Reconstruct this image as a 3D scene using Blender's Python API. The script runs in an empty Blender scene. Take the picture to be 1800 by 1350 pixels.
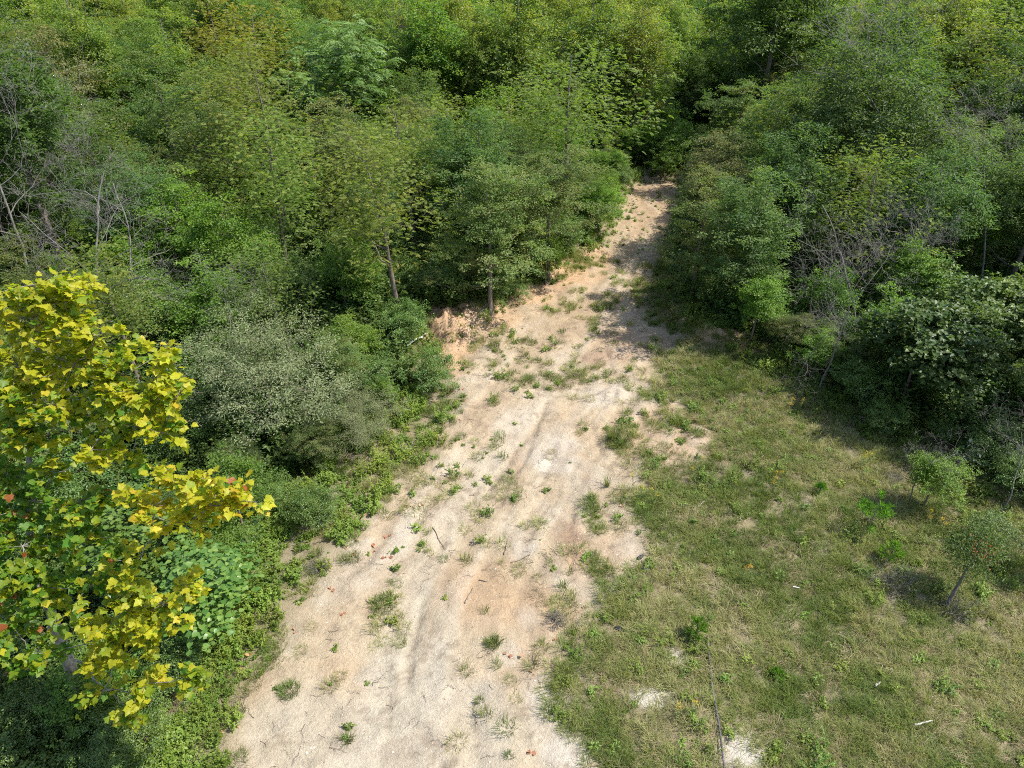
import bpy, math, random
import numpy as np
from mathutils import Vector

# ------------------------------------------------------------------ camera, sky, sun, exposure
S = bpy.context.scene
C = S.collection
R = math.radians
CAM_H, PITCH, FPX = 12.0, R(32.0), 1216.0
cam_d = bpy.data.cameras.new('camera'); cam = bpy.data.objects.new('camera', cam_d); C.objects.link(cam)
cam.location = (0, 0, CAM_H); cam.rotation_euler = (R(90) - PITCH, 0, 0)
cam_d.sensor_width = 36; cam_d.lens = 36 * FPX / 1800; cam_d.clip_start = .1; cam_d.clip_end = 2000
S.camera = cam
SUN_AZ, SUN_EL = R(92), R(55)
w = bpy.data.worlds.new('World'); S.world = w; w.use_nodes = True
wn = w.node_tree.nodes; wl = w.node_tree.links
sky = wn.new('ShaderNodeTexSky'); sky.sky_type = 'NISHITA'; sky.sun_disc = False
sky.sun_elevation = SUN_EL; sky.sun_rotation = SUN_AZ; sky.air_density = 1.0; sky.dust_density = 1.5
bg = next(n for n in wn if n.type == 'BACKGROUND'); bg.inputs['Strength'].default_value = .15
wl.new(sky.outputs[0], bg.inputs['Color'])
sd = bpy.data.lights.new('sun', 'SUN'); sd.energy = 4.6; sd.angle = R(.53); sd.color = (1, .955, .88)
sun = bpy.data.objects.new('sun', sd); C.objects.link(sun)
sv = Vector((math.sin(SUN_AZ) * math.cos(SUN_EL), math.cos(SUN_AZ) * math.cos(SUN_EL), math.sin(SUN_EL)))
sun.rotation_euler = sv.to_track_quat('Z', 'Y').to_euler(); sun.location = sv * 60
S.view_settings.view_transform = 'Standard'; S.view_settings.look = 'None'
S.view_settings.exposure = .72; S.view_settings.gamma = 1; S.view_settings.use_curve_mapping = False
S.render.engine = 'CYCLES'
cy = S.cycles; cy.max_bounces = 8; cy.diffuse_bounces = 4; cy.glossy_bounces = 2; cy.transmission_bounces = 5
cy.use_adaptive_sampling = True; cy.adaptive_threshold = .02; cy.caustics_reflective = False; cy.caustics_refractive = False
cy.filter_width = 1.05; cy.use_denoising = False; cy.denoiser = 'OPENIMAGEDENOISE'; cy.denoising_input_passes = 'RGB_ALBEDO_NORMAL'; cy.denoising_prefilter = 'ACCURATE'

rng = np.random.default_rng(7)
cp, sp_ = math.cos(PITCH), math.sin(PITCH)

def at(px, py, z=0.0):
    """pixel of the 1800 px photograph -> the world point at height z it shows"""
    u = (px - 900) / FPX; v = (675 - py) / FPX
    d = np.array([u, cp + v * sp_, -sp_ + v * cp])
    t = (z - CAM_H) / d[2]
    return np.array([0, 0, CAM_H]) + d * t
def at_dist(px, py, depth):
    u = (px - 900) / FPX; v = (675 - py) / FPX
    d = np.array([u, cp + v * sp_, -sp_ + v * cp])
    return np.array([0, 0, CAM_H]) + d * depth
def ground_xy(pts): return np.array([at(x, y)[:2] for x, y in pts])

# ------------------------------------------------------------------ noise
def _h(ix, iy, s):
    n = (ix.astype(np.int64) * 374761393 + iy.astype(np.int64) * 668265263 + s * 1274126177) & 0xffffffff
    n = ((n ^ (n >> 13)) * 1274126177) & 0xffffffff
    return ((n ^ (n >> 16)) & 0xffff) / 65535.0
def vnoise(x, y, s=0):
    ix = np.floor(x); iy = np.floor(y); fx = x - ix; fy = y - iy
    fx = fx * fx * (3 - 2 * fx); fy = fy * fy * (3 - 2 * fy)
    a = _h(ix, iy, s); b = _h(ix + 1, iy, s); c = _h(ix, iy + 1, s); d = _h(ix + 1, iy + 1, s)
    return (a * (1 - fx) + b * fx) * (1 - fy) + (c * (1 - fx) + d * fx) * fy
def fbm(x, y, scale, octv=4, s=0):
    v = 0; a = .5; f = 1 / scale; t = 0
    for i in range(octv):
        v = v + a * vnoise(x * f + 17.3 * i, y * f - 9.1 * i, s + i); t += a; a *= .5; f *= 2.03
    return v / t
def smooth(a, b, x):
    t = np.clip((x - a) / (b - a), 0, 1); return t * t * (3 - 2 * t)
def sdf(poly, x, y):
    """signed distance, positive inside"""
    x = np.asarray(x, float); y = np.asarray(y, float)
    d = np.full(x.shape, 1e9); ins = np.zeros(x.shape, bool)
    n = len(poly)
    for i in range(n):
        ax, ay = poly[i]; bx, by = poly[(i + 1) % n]
        ex, ey = bx - ax, by - ay
        t = np.clip(((x - ax) * ex + (y - ay) * ey) / (ex * ex + ey * ey + 1e-12), 0, 1)
        d = np.minimum(d, np.hypot(x - ax - t * ex, y - ay - t * ey))
        if ay != by:
            c = ((ay > y) != (by > y)) & (x < (bx - ax) * (y - ay) / (by - ay) + ax)
            ins ^= c
    return np.where(ins, d, -d)
def dline(pts, x, y):
    d = np.full(np.shape(x), 1e9)
    for (ax, ay), (bx, by) in zip(pts[:-1], pts[1:]):
        ex, ey = bx - ax, by - ay
        t = np.clip(((x - ax) * ex + (y - ay) * ey) / (ex * ex + ey * ey), 0, 1)
        d = np.minimum(d, np.hypot(x - ax - t * ex, y - ay - t * ey))
    return d

# ------------------------------------------------------------------ plan of the clearing (ground positions)
SOIL = ground_xy([(380, 1560), (415, 1350), (445, 1190), (515, 1090), (585, 1000), (655, 905), (728, 830), (785, 760), (822, 695), (785, 640),
                  (762, 590), (800, 560), (880, 560), (915, 520), (990, 490), (1062, 455), (1090, 400), (1104, 352), (1122, 326), (1150, 314),
                  (1195, 322), (1192, 345), (1178, 400), (1150, 480), (1138, 560), (1190, 600), (1150, 655), (1200, 712), (1265, 772), (1200, 805),
                  (1120, 825), (1090, 870), (1115, 925), (1145, 965), (1115, 1015), (1060, 1050), (1010, 1100), (955, 1150), (975, 1220), (960, 1270), (1030, 1330), (1060, 1560)])
CLEAR = ground_xy([(150, 1560), (330, 1350), (370, 1230), (420, 1060), (440, 980), (560, 880), (640, 790), (720, 690), (740, 610), (860, 545),
                   (985, 470), (1055, 430), (1084, 355), (1112, 315), (1150, 304), (1205, 312), (1196, 400), (1168, 490), (1240, 590), (1350, 640),
                   (1460, 700), (1560, 770), (1700, 850), (1830, 930), (2100, 1100), (2500, 1560)])
def spots(lst, x, y, sharp=.35):
    m = np.zeros(np.shape(x))
    for px, py, rx, ry, a in lst:
        c = at(px, py)[:2]; ex = abs(at(px + rx, py)[0] - c[0]); ey = abs(at(px, py - ry)[1] - c[1])
        q = np.hypot((x - c[0]) / ex, (y - c[1]) / ey) + (fbm(x, y, .5, 3, 41) - .5) * 1.1
        m = np.maximum(m, a * smooth(1 + sharp, 1 - sharp, q))
    return m
GRASS_SPOTS = [(675, 1070, 28, 45, .95), (680, 1130, 38, 35, .7), (510, 1215, 24, 16, .8), (640, 965, 22, 30, .35), (722, 945, 34, 50, .5), (702, 890, 34, 28, .8),
               (740, 985, 26, 20, .5), (870, 1130, 22, 20, .55), (965, 1140, 30, 24, .7), (1088, 775, 18, 22, .9), (955, 668, 50, 12, .8), (875, 600, 50, 22, .7),
               (800, 700, 30, 20, .5), (765, 865, 42, 28, .55), (780, 820, 50, 24, .4), (1040, 895, 16, 36, .8), (1165, 690, 40, 22, .5), (1240, 655, 60, 18, .7),
               (612, 1305, 12, 20, .6), (575, 1215, 30, 14, .35), (600, 1140, 26, 18, .35), (655, 1180, 14, 30, .5), (880, 1190, 40, 30, .3), (985, 1060, 50, 18, .35),
               (1030, 985, 40, 40, .35), (1060, 1020, 30, 20, .6), (820, 780, 60, 26, .3), (900, 640, 70, 20, .35), (950, 605, 40, 12, .35), (1030, 655, 40, 14, .4),
               (1140, 520, 30, 30, .5), (1110, 375, 22, 12, .9), (1105, 350, 12, 20, .8), (500, 1130, 40, 20, .35), (830, 950, 60, 30, .12), (890, 880, 40, 40, .15),
               (1200, 740, 60, 22, .45), (1110, 760, 30, 24, .35), (1155, 800, 40, 16, .3), (880, 840, 30, 30, .2), (940, 1000, 120, 40, .08), (860, 1290, 60, 40, .12), (1000, 1220, 30, 30, .4)]
BARE_SPOTS = [(1190, 1152, 20, 18, .95), (1152, 1226, 46, 18, .95), (1305, 1325, 46, 44, .9), (1438, 968, 18, 10, .7), (1400, 905, 40, 20, .4), (1250, 820, 60, 22, .5),
              (1395, 1080, 26, 12, .4), (1270, 1040, 26, 14, .35), (1330, 900, 60, 24, .35), (1500, 925, 40, 20, .4), (1460, 860, 60, 20, .4), (1310, 830, 60, 24, .3), (1540, 1000, 24, 14, .5),
              (1760, 1130, 40, 20, .25), (1700, 1180, 50, 20, .25), (1270, 985, 50, 24, .3), (480, 960, 40, 34, .6), (430, 1000, 20, 40, .5), (1270, 610, 40, 12, .8), (640, 790, 40, 26, .5), (660, 745, 30, 16, .5)]
ORANGE = [(840, 1040, 100, 50, .8), (920, 1060, 80, 40, .7), (1010, 960, 30, 60, .8), (1080, 960, 60, 40, .45), (750, 1110, 10, 50, .9), (1180, 760, 80, 50, .5), (960, 490, 50, 24, .9), (1010, 480, 50, 20, .7),
          (785, 600, 30, 40, .95), (800, 640, 30, 30, .6), (1155, 350, 50, 50, .75), (1270, 610, 50, 16, 1), (450, 1200, 30, 60, .4), (900, 740, 120, 40, .25), (1150, 400, 40, 40, .6), (1040, 560, 60, 30, .35), (1200, 830, 60, 40, .4)]
RED = [(1060, 625, 60, 14, .75), (1120, 600, 50, 22, .45), (1005, 940, 16, 40, .5), (1270, 612, 40, 12, .8), (955, 495, 40, 16, .5), (790, 570, 26, 22, .5), (1040, 850, 14, 20, .3), (905, 820, 16, 40, .35)]
WHITE = [(970, 790, 50, 40, .8), (900, 735, 40, 24, .6), (920, 960, 24, 18, .8), (1190, 1155, 20, 18, 1), (1152, 1226, 44, 18, 1), (1303, 1325, 46, 44, 1), (930, 1085, 20, 20, .5), (990, 1250, 60, 50, .7), (1090, 690, 80, 20, .6),
         (730, 920, 60, 40, .3), (1130, 960, 40, 30, .5), (1000, 1320, 40, 30, .8)]
GREY = [(720, 1200, 70, 160, .8), (540, 1260, 110, 60, .7), (620, 1320, 180, 60, .7), (735, 1060, 22, 70, .8), (850, 1280, 120, 80, .5), (660, 1000, 80, 60, .3), (930, 520, 60, 14, .2), (1120, 560, 50, 40, .3)]
TRACK = ground_xy([(620, 1560), (660, 1350), (690, 1240), (705, 1150), (728, 1050), (790, 930), (880, 800), (960, 700), (1020, 610), (1075, 530), (1120, 450), (1150, 390)])
TRACK2 = ground_xy([(960, 800), (1010, 700), (1060, 640), (1100, 560), (1140, 470), (1165, 400)])
GULLY = [ground_xy(p) for p in ([(715, 1170), (718, 1225), (735, 1280), (765, 1330), (800, 1400)], [(745, 1060), (722, 1130), (716, 1180)],
                                [(965, 690), (945, 740), (925, 800), (885, 850), (880, 900)], [(1005, 880), (1008, 960), (1000, 1010)],
                                [(1060, 590), (1075, 640), (1090, 670)], [(1130, 590), (1060, 625), (1010, 650)], [(900, 960), (885, 930), (900, 880)], [(1080, 690), (1040, 740), (1060, 800)])]

_to = np.argsort(TRACK[:, 1])
def lat(x, y): return x - np.interp(y, TRACK[_to, 1], TRACK[_to, 0]) + (fbm(x, y, 3, 2, 141) - .5) * .8
def streak(x, y, s, wid=.3, k=.13): return fbm(lat(x, y), np.asarray(y) * k, wid, 4, s)
def soil_fields(x, y):
    nz = fbm(x, y, 1.2, 4, 3)
    ds = sdf(SOIL, x, y) + (nz - .5) * .9 + (fbm(x, y, .3, 3, 8) - .5) * .4
    veg = smooth(.18, -.28, ds)                        # 1 = vegetated
    sp = spots(GRASS_SPOTS, x, y)
    veg = np.maximum(veg, sp)
    lone = (smooth(.66, .78, fbm(x, y, .45, 3, 77)) * .5 * smooth(2.2, 0, np.abs(ds)) + smooth(.72, .82, fbm(x, y, .28, 2, 99)) * .35) * (.35 + .65 * smooth(8, 14, y))
    lone = lone * smooth(.38, .56, streak(x, y, 151, .5)) * 1.3 + smooth(.60, .72, streak(x, y, 152, .45, .2)) * smooth(.45, .6, fbm(x, y, .35, 3, 153)) * .55 * smooth(9, 13, y)
    veg = np.maximum(veg, np.clip(lone, 0, 1))
    veg = veg * (1 - spots(BARE_SPOTS, x, y))
    return np.clip(veg, 0, 1), ds

def height(x, y):
    h = (fbm(x, y, 7, 3, 11) - .5) * .35 + (fbm(x, y, 1.1, 4, 12) - .5) * .14
    ds = sdf(SOIL, x, y)
    on = smooth(-.2, .4, ds)
    rid = 1 - np.abs(fbm(x, y, .55, 4, 15) * 2 - 1)
    h = h + on * (rid - .7) * .07
    h = h + on * (streak(x, y, 161, .45) - .5) * .13 * smooth(6, 12, y) + on * (fbm(x, y, .22, 3, 17) - .5) * .035
    lt = lat(x, y); h = h - on * .045 * smooth(.35, .6, fbm(x, y, 2.5, 2, 162)) * (np.exp(-((lt - .15) / .16) ** 2) + np.exp(-((lt - 1.55) / .16) ** 2))
    for g in GULLY:
        d = dline(g, x, y) + (fbm(x, y, .3, 2, 5) - .5) * .1
        h = h - .05 * smooth(.38, .62, fbm(x, y, .6, 2, 65)) * np.exp(-(d / .06) ** 2) + .012 * np.exp(-((d - .2) / .12) ** 2)
    for tr, wd in ((TRACK, .55), (TRACK2, .5)):
        d = np.abs(dline(tr, x, y))
        h = h - .02 * np.exp(-(d / .3) ** 2)
    # cut bank and clay mound on the left of the track, clay lumps right
    for px, py, rr, hh in ((785, 590, .75, .75), (770, 560, .9, .5), (830, 560, .9, .35), (1275, 612, .8, .3), (1240, 605, .5, .25), (1148, 300, .6, .5)):
        c = at(px, py)[:2]
        q = np.hypot((x - c[0]) / rr, (y - c[1]) / rr) + (fbm(x, y, .35, 3, 21) - .5) * .7
        h = h + hh * np.exp(-q ** 2 * 1.2)
    c = at(785, 590)[:2]; qm = np.hypot(x - c[0], y - c[1])
    h = h + np.exp(-(qm / 1.1) ** 2) * ((1 - np.abs(fbm(x, y, .45, 4, 23) * 2 - 1)) - .75) * .55
    left = smooth(.15, -1.0, ds) * smooth(17, 24, y) * smooth(60, 40, y)
    h = h + left * .45
    return h
def gz(x, y): return float(height(np.array([x], float), np.array([y], float))[0])

# ------------------------------------------------------------------ materials
def node_mat(name):
    m = bpy.data.materials.new(name); m.use_nodes = True
    nt = m.node_tree
    for n in list(nt.nodes): nt.nodes.remove(n)
    out = nt.nodes.new('ShaderNodeOutputMaterial')
    return m, nt, out
def N(nt, t, **k):
    n = nt.nodes.new(t)
    for a, b in k.items():
        if a in n.inputs: n.inputs[a].default_value = b
        else: setattr(n, a, b)
    return n
def ramp(nt, stops, fac=None):
    r = nt.nodes.new('ShaderNodeValToRGB'); e = r.color_ramp.elements
    while len(e) < len(stops): e.new(.5)
    for i, (p, c) in enumerate(stops): e[i].position = p; e[i].color = (*c, 1)
    if fac is not None: nt.links.new(fac, r.inputs[0])
    return r
GREENER = {'locust_leaf', 'oak_leaf', 'ash_leaf', 'elm_leaf', 'rust_leaf', 'bright_leaf', 'poplar_leaf', 'weed_dark', 'redbud_leaf', 'grape_leaf', 'weed'}
def leaf_mat(name, cols, rough=.5, trans=.3, hue=.02, val=.35, spec=.35, inst=False, tcol=1.4):
    if name in GREENER: cols = [(a_ * (.95 if name in ('rust_leaf', 'elm_leaf') else 1.08 if name in ('locust_leaf', 'poplar_leaf') else 1.27), b_ * 1.19, c_ * 1.12) for a_, b_, c_ in cols]
    m, nt, out = node_mat(name); L = nt.links
    if inst:
        a = N(nt, 'ShaderNodeAttribute', attribute_name='tint', attribute_type='INSTANCER')
    else:
        a = None
    v = N(nt, 'ShaderNodeAttribute', attribute_name='v')
    fac = v.outputs['Fac']
    if a:
        mx = N(nt, 'ShaderNodeMath', operation='MULTIPLY_ADD'); mx.inputs[1].default_value = .45; L.new(fac, mx.inputs[0])
        mm = N(nt, 'ShaderNodeMath', operation='MULTIPLY'); mm.inputs[1].default_value = .55; L.new(a.outputs['Fac'], mm.inputs[0]); L.new(mm.outputs[0], mx.inputs[2])
        fac = mx.outputs[0]
    st = [(i / max(1, len(cols) - 1), c) for i, c in enumerate(cols)]
    r = ramp(nt, st, fac)
    oi = N(nt, 'ShaderNodeObjectInfo')
    hs = N(nt, 'ShaderNodeHueSaturation')
    mr = N(nt, 'ShaderNodeMapRange'); mr.inputs['To Min'].default_value = .5 - hue; mr.inputs['To Max'].default_value = .5 + hue
    L.new(oi.outputs['Random'], mr.inputs['Value']); L.new(mr.outputs[0], hs.inputs['Hue'])
    m1 = N(nt, 'ShaderNodeMath', operation='MULTIPLY'); m1.inputs[1].default_value = 7.31; L.new(oi.outputs['Random'], m1.inputs[0])
    m2 = N(nt, 'ShaderNodeMath', operation='FRACT'); L.new(m1.outputs[0], m2.inputs[0])
    m3 = N(nt, 'ShaderNodeMapRange'); m3.inputs['To Min'].default_value = 1 - val * .5; m3.inputs['To Max'].default_value = 1 + val * .5
    L.new(m2.outputs[0], m3.inputs['Value']); L.new(m3.outputs[0], hs.inputs['Value']); L.new(r.outputs[0], hs.inputs['Color'])
    p = N(nt, 'ShaderNodeBsdfPrincipled', Roughness=rough); p.inputs['Specular IOR Level'].default_value = spec
    L.new(hs.outputs[0], p.inputs['Base Color'])
    if trans > 0:
        t = N(nt, 'ShaderNodeBsdfTranslucent')
        mc = N(nt, 'ShaderNodeMix', data_type='RGBA', blend_type='MULTIPLY'); mc.inputs[0].default_value = 1
        mc.inputs[7].default_value = (1.15 * tcol, 1.3 * tcol, .45 * tcol, 1); L.new(hs.outputs[0], mc.inputs[6]); L.new(mc.outputs[2], t.inputs[0])
        x = N(nt, 'ShaderNodeMixShader'); x.inputs[0].default_value = trans
        L.new(p.outputs[0], x.inputs[1]); L.new(t.outputs[0], x.inputs[2]); L.new(x.outputs[0], out.inputs[0])
    else:
        L.new(p.outputs[0], out.inputs[0])
    return m
def bark_mat(name, c1, c2, scale=9, rough=.9):
    m, nt, out = node_mat(name); L = nt.links
    tc = N(nt, 'ShaderNodeTexCoord'); mp = N(nt, 'ShaderNodeMapping'); mp.inputs['Scale'].default_value = (scale, scale, scale * .25)
    L.new(tc.outputs['Object'], mp.inputs[0])
    n = N(nt, 'ShaderNodeTexNoise', Scale=2.0, Detail=4.0, Roughness=.7); L.new(mp.outputs[0], n.inputs['Vector'])
    r = ramp(nt, [(.35, c1), (.68, c2)], n.outputs[0])
    b = N(nt, 'ShaderNodeBump', Strength=.5, Distance=.02); L.new(n.outputs[0], b.inputs['Height'])
    p = N(nt, 'ShaderNodeBsdfPrincipled', Roughness=rough); L.new(r.outputs[0], p.inputs['Base Color']); L.new(b.outputs[0], p.inputs['Normal'])
    L.new(p.outputs[0], out.inputs[0])
    return m
def soil_mat():
    m, nt, out = node_mat('soil'); L = nt.links
    col = N(nt, 'ShaderNodeAttribute', attribute_name='soil_col')
    geo = N(nt, 'ShaderNodeNewGeometry')
    def noise(sc, det, rg=.6): 
        n = N(nt, 'ShaderNodeTexNoise', Scale=sc, Detail=det, Roughness=rg); L.new(geo.outputs['Position'], n.inputs['Vector']); return n
    n1 = noise(2.2, 6, .65); n2 = noise(14, 5, .7); n3 = noise(60, 3, .7)
    vo = N(nt, 'ShaderNodeTexVoronoi', Scale=26.0); L.new(geo.outputs['Position'], vo.inputs['Vector'])
    def mul(c, fac_out, lo, hi, a=.3, b=.7):
        mr = N(nt, 'ShaderNodeMapRange'); mr.inputs['From Min'].default_value = a; mr.inputs['From Max'].default_value = b
        mr.inputs['To Min'].default_value = lo; mr.inputs['To Max'].default_value = hi; L.new(fac_out, mr.inputs['Value'])
        x = N(nt, 'ShaderNodeVectorMath', operation='SCALE'); L.new(c, x.inputs[0]); L.new(mr.outputs[0], x.inputs['Scale'])
        return x.outputs[0]
    c = mul(col.outputs['Color'], n1.outputs[0], .88, 1.10)
    c = mul(c, n2.outputs[0], .87, 1.11)
    c = mul(c, n3.outputs[0], .82, 1.14)
    # scattered dark crumbs and pale pebbles
    vr = N(nt, 'ShaderNodeSeparateColor'); L.new(vo.outputs['Color'], vr.inputs[0])
    cr = N(nt, 'ShaderNodeMath', operation='GREATER_THAN'); cr.inputs[1].default_value = .86; L.new(vr.outputs[0], cr.inputs[0])
    dd = N(nt, 'ShaderNodeMath', operation='LESS_THAN'); dd.inputs[1].default_value = .25; L.new(vo.outputs['Distance'], dd.inputs[0])
    mm = N(nt, 'ShaderNodeMath', operation='MULTIPLY'); L.new(cr.outputs[0], mm.inputs[0]); L.new(dd.outputs[0], mm.inputs[1])
    ms = N(nt, 'ShaderNodeMath', operation='MULTIPLY'); ms.inputs[1].default_value = .5; L.new(mm.outputs[0], ms.inputs[0])
    mx = N(nt, 'ShaderNodeMix', data_type='RGBA'); L.new(ms.outputs[0], mx.inputs[0]); L.new(c, mx.inputs[6])
    pc = ramp(nt, [(.4, (.10, .07, .045)), (.6, (.42, .36, .28))], vr.outputs[1]); L.new(pc.outputs[0], mx.inputs[7])
    p = N(nt, 'ShaderNodeBsdfPrincipled', Roughness=.95); p.inputs['Specular IOR Level'].default_value = .15
    L.new(mx.outputs[2], p.inputs['Base Color'])
    ad = N(nt, 'ShaderNodeMath', operation='MULTIPLY_ADD'); ad.inputs[1].default_value = 2.2; L.new(n2.outputs[0], ad.inputs[0]); L.new(n3.outputs[0], ad.inputs[2])
    b = N(nt, 'ShaderNodeBump', Strength=.85, Distance=.024); L.new(ad.outputs[0], b.inputs['Height']); L.new(b.outputs[0], p.inputs['Normal'])
    L.new(p.outputs[0], out.inputs[0])
    return m
M = {}
M['soil'] = soil_mat()
M['bark'] = bark_mat('bark', (.09, .07, .05), (.24, .20, .16))
M['bark_pale'] = bark_mat('bark_pale', (.085, .078, .066), (.25, .235, .205))
M['bark_sycamore'] = bark_mat('bark_sycamore', (.11, .09, .07), (.36, .33, .28), 6)
M['pole'] = bark_mat('weathered_pole', (.03, .03, .03), (.17, .165, .16), 14)
M['white_wood'] = bark_mat('white_wood', (.45, .42, .37), (.68, .65, .6), 12)

# ------------------------------------------------------------------ mesh building
def new_mesh(name, V, F, nper, mats, v=None, mi=None, smooth_=False):
    me = bpy.data.meshes.new(name)
    V = np.ascontiguousarray(V, np.float32); F = np.ascontiguousarray(F, np.int32)
    nf = len(F)
    me.vertices.add(len(V)); me.vertices.foreach_set('co', V.ravel())
    me.loops.add(nf * nper); me.loops.foreach_set('vertex_index', F.ravel())
    me.polygons.add(nf); me.polygons.foreach_set('loop_start', np.arange(nf, dtype=np.int32) * nper)
    for m in mats: me.materials.append(m)
    if mi is not None: me.polygons.foreach_set('material_index', np.ascontiguousarray(mi, np.int32))
    if v is not None:
        at_ = me.attributes.new('v', 'FLOAT', 'FACE'); at_.data.foreach_set('value', np.ascontiguousarray(v, np.float32))
    if smooth_: me.polygons.foreach_set('use_smooth', np.ones(nf, bool))
    me.update(calc_edges=True)
    return me
def unit(a): return a / (np.linalg.norm(a, axis=-1, keepdims=True) + 1e-9)
class Leaves:
    """many small leaves, each two triangles folded on the midrib"""
    def __init__(s): s.P = []; s.v = []
    def add(s, base, d, nrm, length, width, v, fold=.25):
        n = len(base); d = unit(d); side = unit(np.cross(d, nrm)); up = np.cross(side, d)
        length = np.broadcast_to(np.asarray(length, float).reshape(-1, 1), (n, 1)); width = np.broadcast_to(np.asarray(width, float).reshape(-1, 1), (n, 1))
        mid = base + d * length * .45
        l = mid + side * width * .5 + up * width * fold; r = mid - side * width * .5 + up * width * fold
        tip = base + d * length - up * length * .12
        s.P.append(np.stack([base, l, tip, r], 1)); s.v.append(np.broadcast_to(v, (n,)))
    def mesh(s, name, mats):
        P = np.concatenate(s.P); n = len(P); V = P.reshape(-1, 3); b = np.arange(n) * 4
        F = np.stack([np.stack([b, b + 2, b + 1], 1), np.stack([b, b + 3, b + 2], 1)], 1).reshape(-1, 3)
        return new_mesh(name, V, F, 3, mats, np.repeat(np.concatenate(s.v), 2))
class Tubes:
    def __init__(s): s.V = []; s.F = []; s.n = 0
    def add(s, pts, rad, sides=5):
        pts = np.asarray(pts, float); rad = np.asarray(rad, float); k = len(pts)
        T = unit(np.gradient(pts, axis=0)); ref = np.array([.31, .95, .05]); 
        A = unit(np.cross(T, ref)); B = np.cross(T, A)
        an = np.arange(sides) * 2 * math.pi / sides
        ring = pts[:, None] + (A[:, None] * np.cos(an)[None, :, None] + B[:, None] * np.sin(an)[None, :, None]) * rad[:, None, None]
        s.V.append(ring.reshape(-1, 3))
        i, j = np.meshgrid(np.arange(k - 1), np.arange(sides), indexing='ij')
        a = i * sides + j; b = i * sides + (j + 1) % sides
        s.F.append((np.stack([a, b, b + sides, a + sides], -1).reshape(-1, 4)) + s.n)
        s.n += k * sides
    def mesh(s, name, mats): return new_mesh(name, np.concatenate(s.V), np.concatenate(s.F), 4, mats, smooth_=True)

def obj(name, me, parent=None, loc=(0, 0, 0), rz=0, kind=None):
    o = bpy.data.objects.new(name, me); C.objects.link(o); o.location = loc; o.rotation_euler = (0, 0, rz)
    if parent is not None: o.parent = parent
    if kind: o['kind'] = kind
    return o
def tag(o, label, cat, group=None):
    o['label'] = label; o['category'] = cat
    if group: o['group'] = group
    return o
def empty(name, loc, rz=0, sc=1):
    o = bpy.data.objects.new(name, None); C.objects.link(o); o.location = loc; o.rotation_euler = (0, 0, rz)
    o.scale = (sc, sc, sc) if np.isscalar(sc) else sc; o.empty_display_size = .3
    return o

# ------------------------------------------------------------------ ground sheet (track and vegetated ground share their edge)
def axis(knots):
    out = []
    for (a, sa), (b, sb) in zip(knots[:-1], knots[1:]):
        x = a
        while x < b - 1e-6:
            out.append(x); x += sa + (sb - sa) * (x - a) / (b - a)
    out.append(knots[-1][0]); return np.array(out)
xs = axis([(-700, 60), (-120, 10), (-30, 1.2), (-9, .14), (-6, .07), (9, .07), (12, .16), (30, 1.2), (120, 10), (700, 60)])
ys = axis([(-60, 8), (-4, 1), (5.5, .07), (20, .07), (45, .16), (60, .8), (160, 6), (900, 80)])
GX, GY = np.meshgrid(xs, ys)
gx = GX.ravel(); gy = GY.ravel()
near = (np.abs(gx) < 40) & (gy < 80) & (gy > -6)
gh = np.where(near, height(gx, gy), (fbm(gx, gy, 30, 3, 61) - .5) * 2)
veg, dsoil = soil_fields(gx, gy)
veg = np.where(near, veg, 1)
clear_d = sdf(CLEAR, gx, gy)
tan = np.array([.425, .345, .235]); orange = np.array([.40, .275, .165]); red = np.array([.24, .135, .10]); white = np.array([.49, .445, .37]); grey = np.array([.415, .37, .285])
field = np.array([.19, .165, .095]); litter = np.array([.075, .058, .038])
col = np.broadcast_to(tan, (len(gx), 3)).copy()
def blend(col, c, f): return col * (1 - f[:, None]) + c * f[:, None]
big = fbm(gx, gy, 1.6, 4, 31)
col = blend(col, orange, smooth(.52, .72, big) * .35)
col = blend(col, white, smooth(.55, .75, fbm(gx, gy, .9, 4, 33)) * .4)
col = blend(col, orange, spots(ORANGE, gx, gy, .6)); col = blend(col, grey, spots(GREY, gx, gy, .6))
col = blend(col, white, spots(WHITE, gx, gy, .5) * .85); col = blend(col, red, spots(RED, gx, gy, .5) * .75)
col = blend(col, np.array([.41, .36, .275]), np.exp(-(dline(TRACK, gx, gy) / .32) ** 2) * .5)
sk = streak(gx, gy, 161, .45)
col = blend(col, np.array([.25, .185, .12]), smooth(.50, .36, sk) * .35 * smooth(6, 12, gy)); col = blend(col, np.array([.44, .39, .31]), smooth(.54, .66, sk) * .35)
col = blend(col, np.array([.36, .25, .15]), smooth(14, 26, gy) * .35)
for g in GULLY: col = blend(col, np.array([.20, .15, .10]), np.exp(-((dline(g, gx, gy) + (fbm(gx, gy, .25, 2, 6) - .5) * .12) / .04) ** 2) * .35 * smooth(.4, .6, fbm(gx, gy, .5, 2, 66)))
damp = smooth(.58, .7, fbm(gx, gy, .5, 4, 55)); col = blend(col, np.array([.22, .165, .115]), damp * .25)
col = blend(col, np.array([.17, .125, .085]), smooth(.6, .72, fbm(gx, gy, .16, 3, 58)) * smooth(.42, .6, fbm(gx, gy, 1.1, 3, 59)) * .45)
outside = smooth(.3, -.5, dsoil) * (1 - spots(WHITE[3:6], gx, gy, .3))
col = blend(col, field, outside * (.72 + .25 * (fbm(gx, gy, .8, 3, 71) - .5)))
col = blend(col, np.array([.54, .50, .42]), spots(WHITE[3:6], gx, gy, .3) * .6)
col = blend(col, litter, np.where(near, smooth(.2, -1.2, clear_d), 1) * .9)
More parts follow.
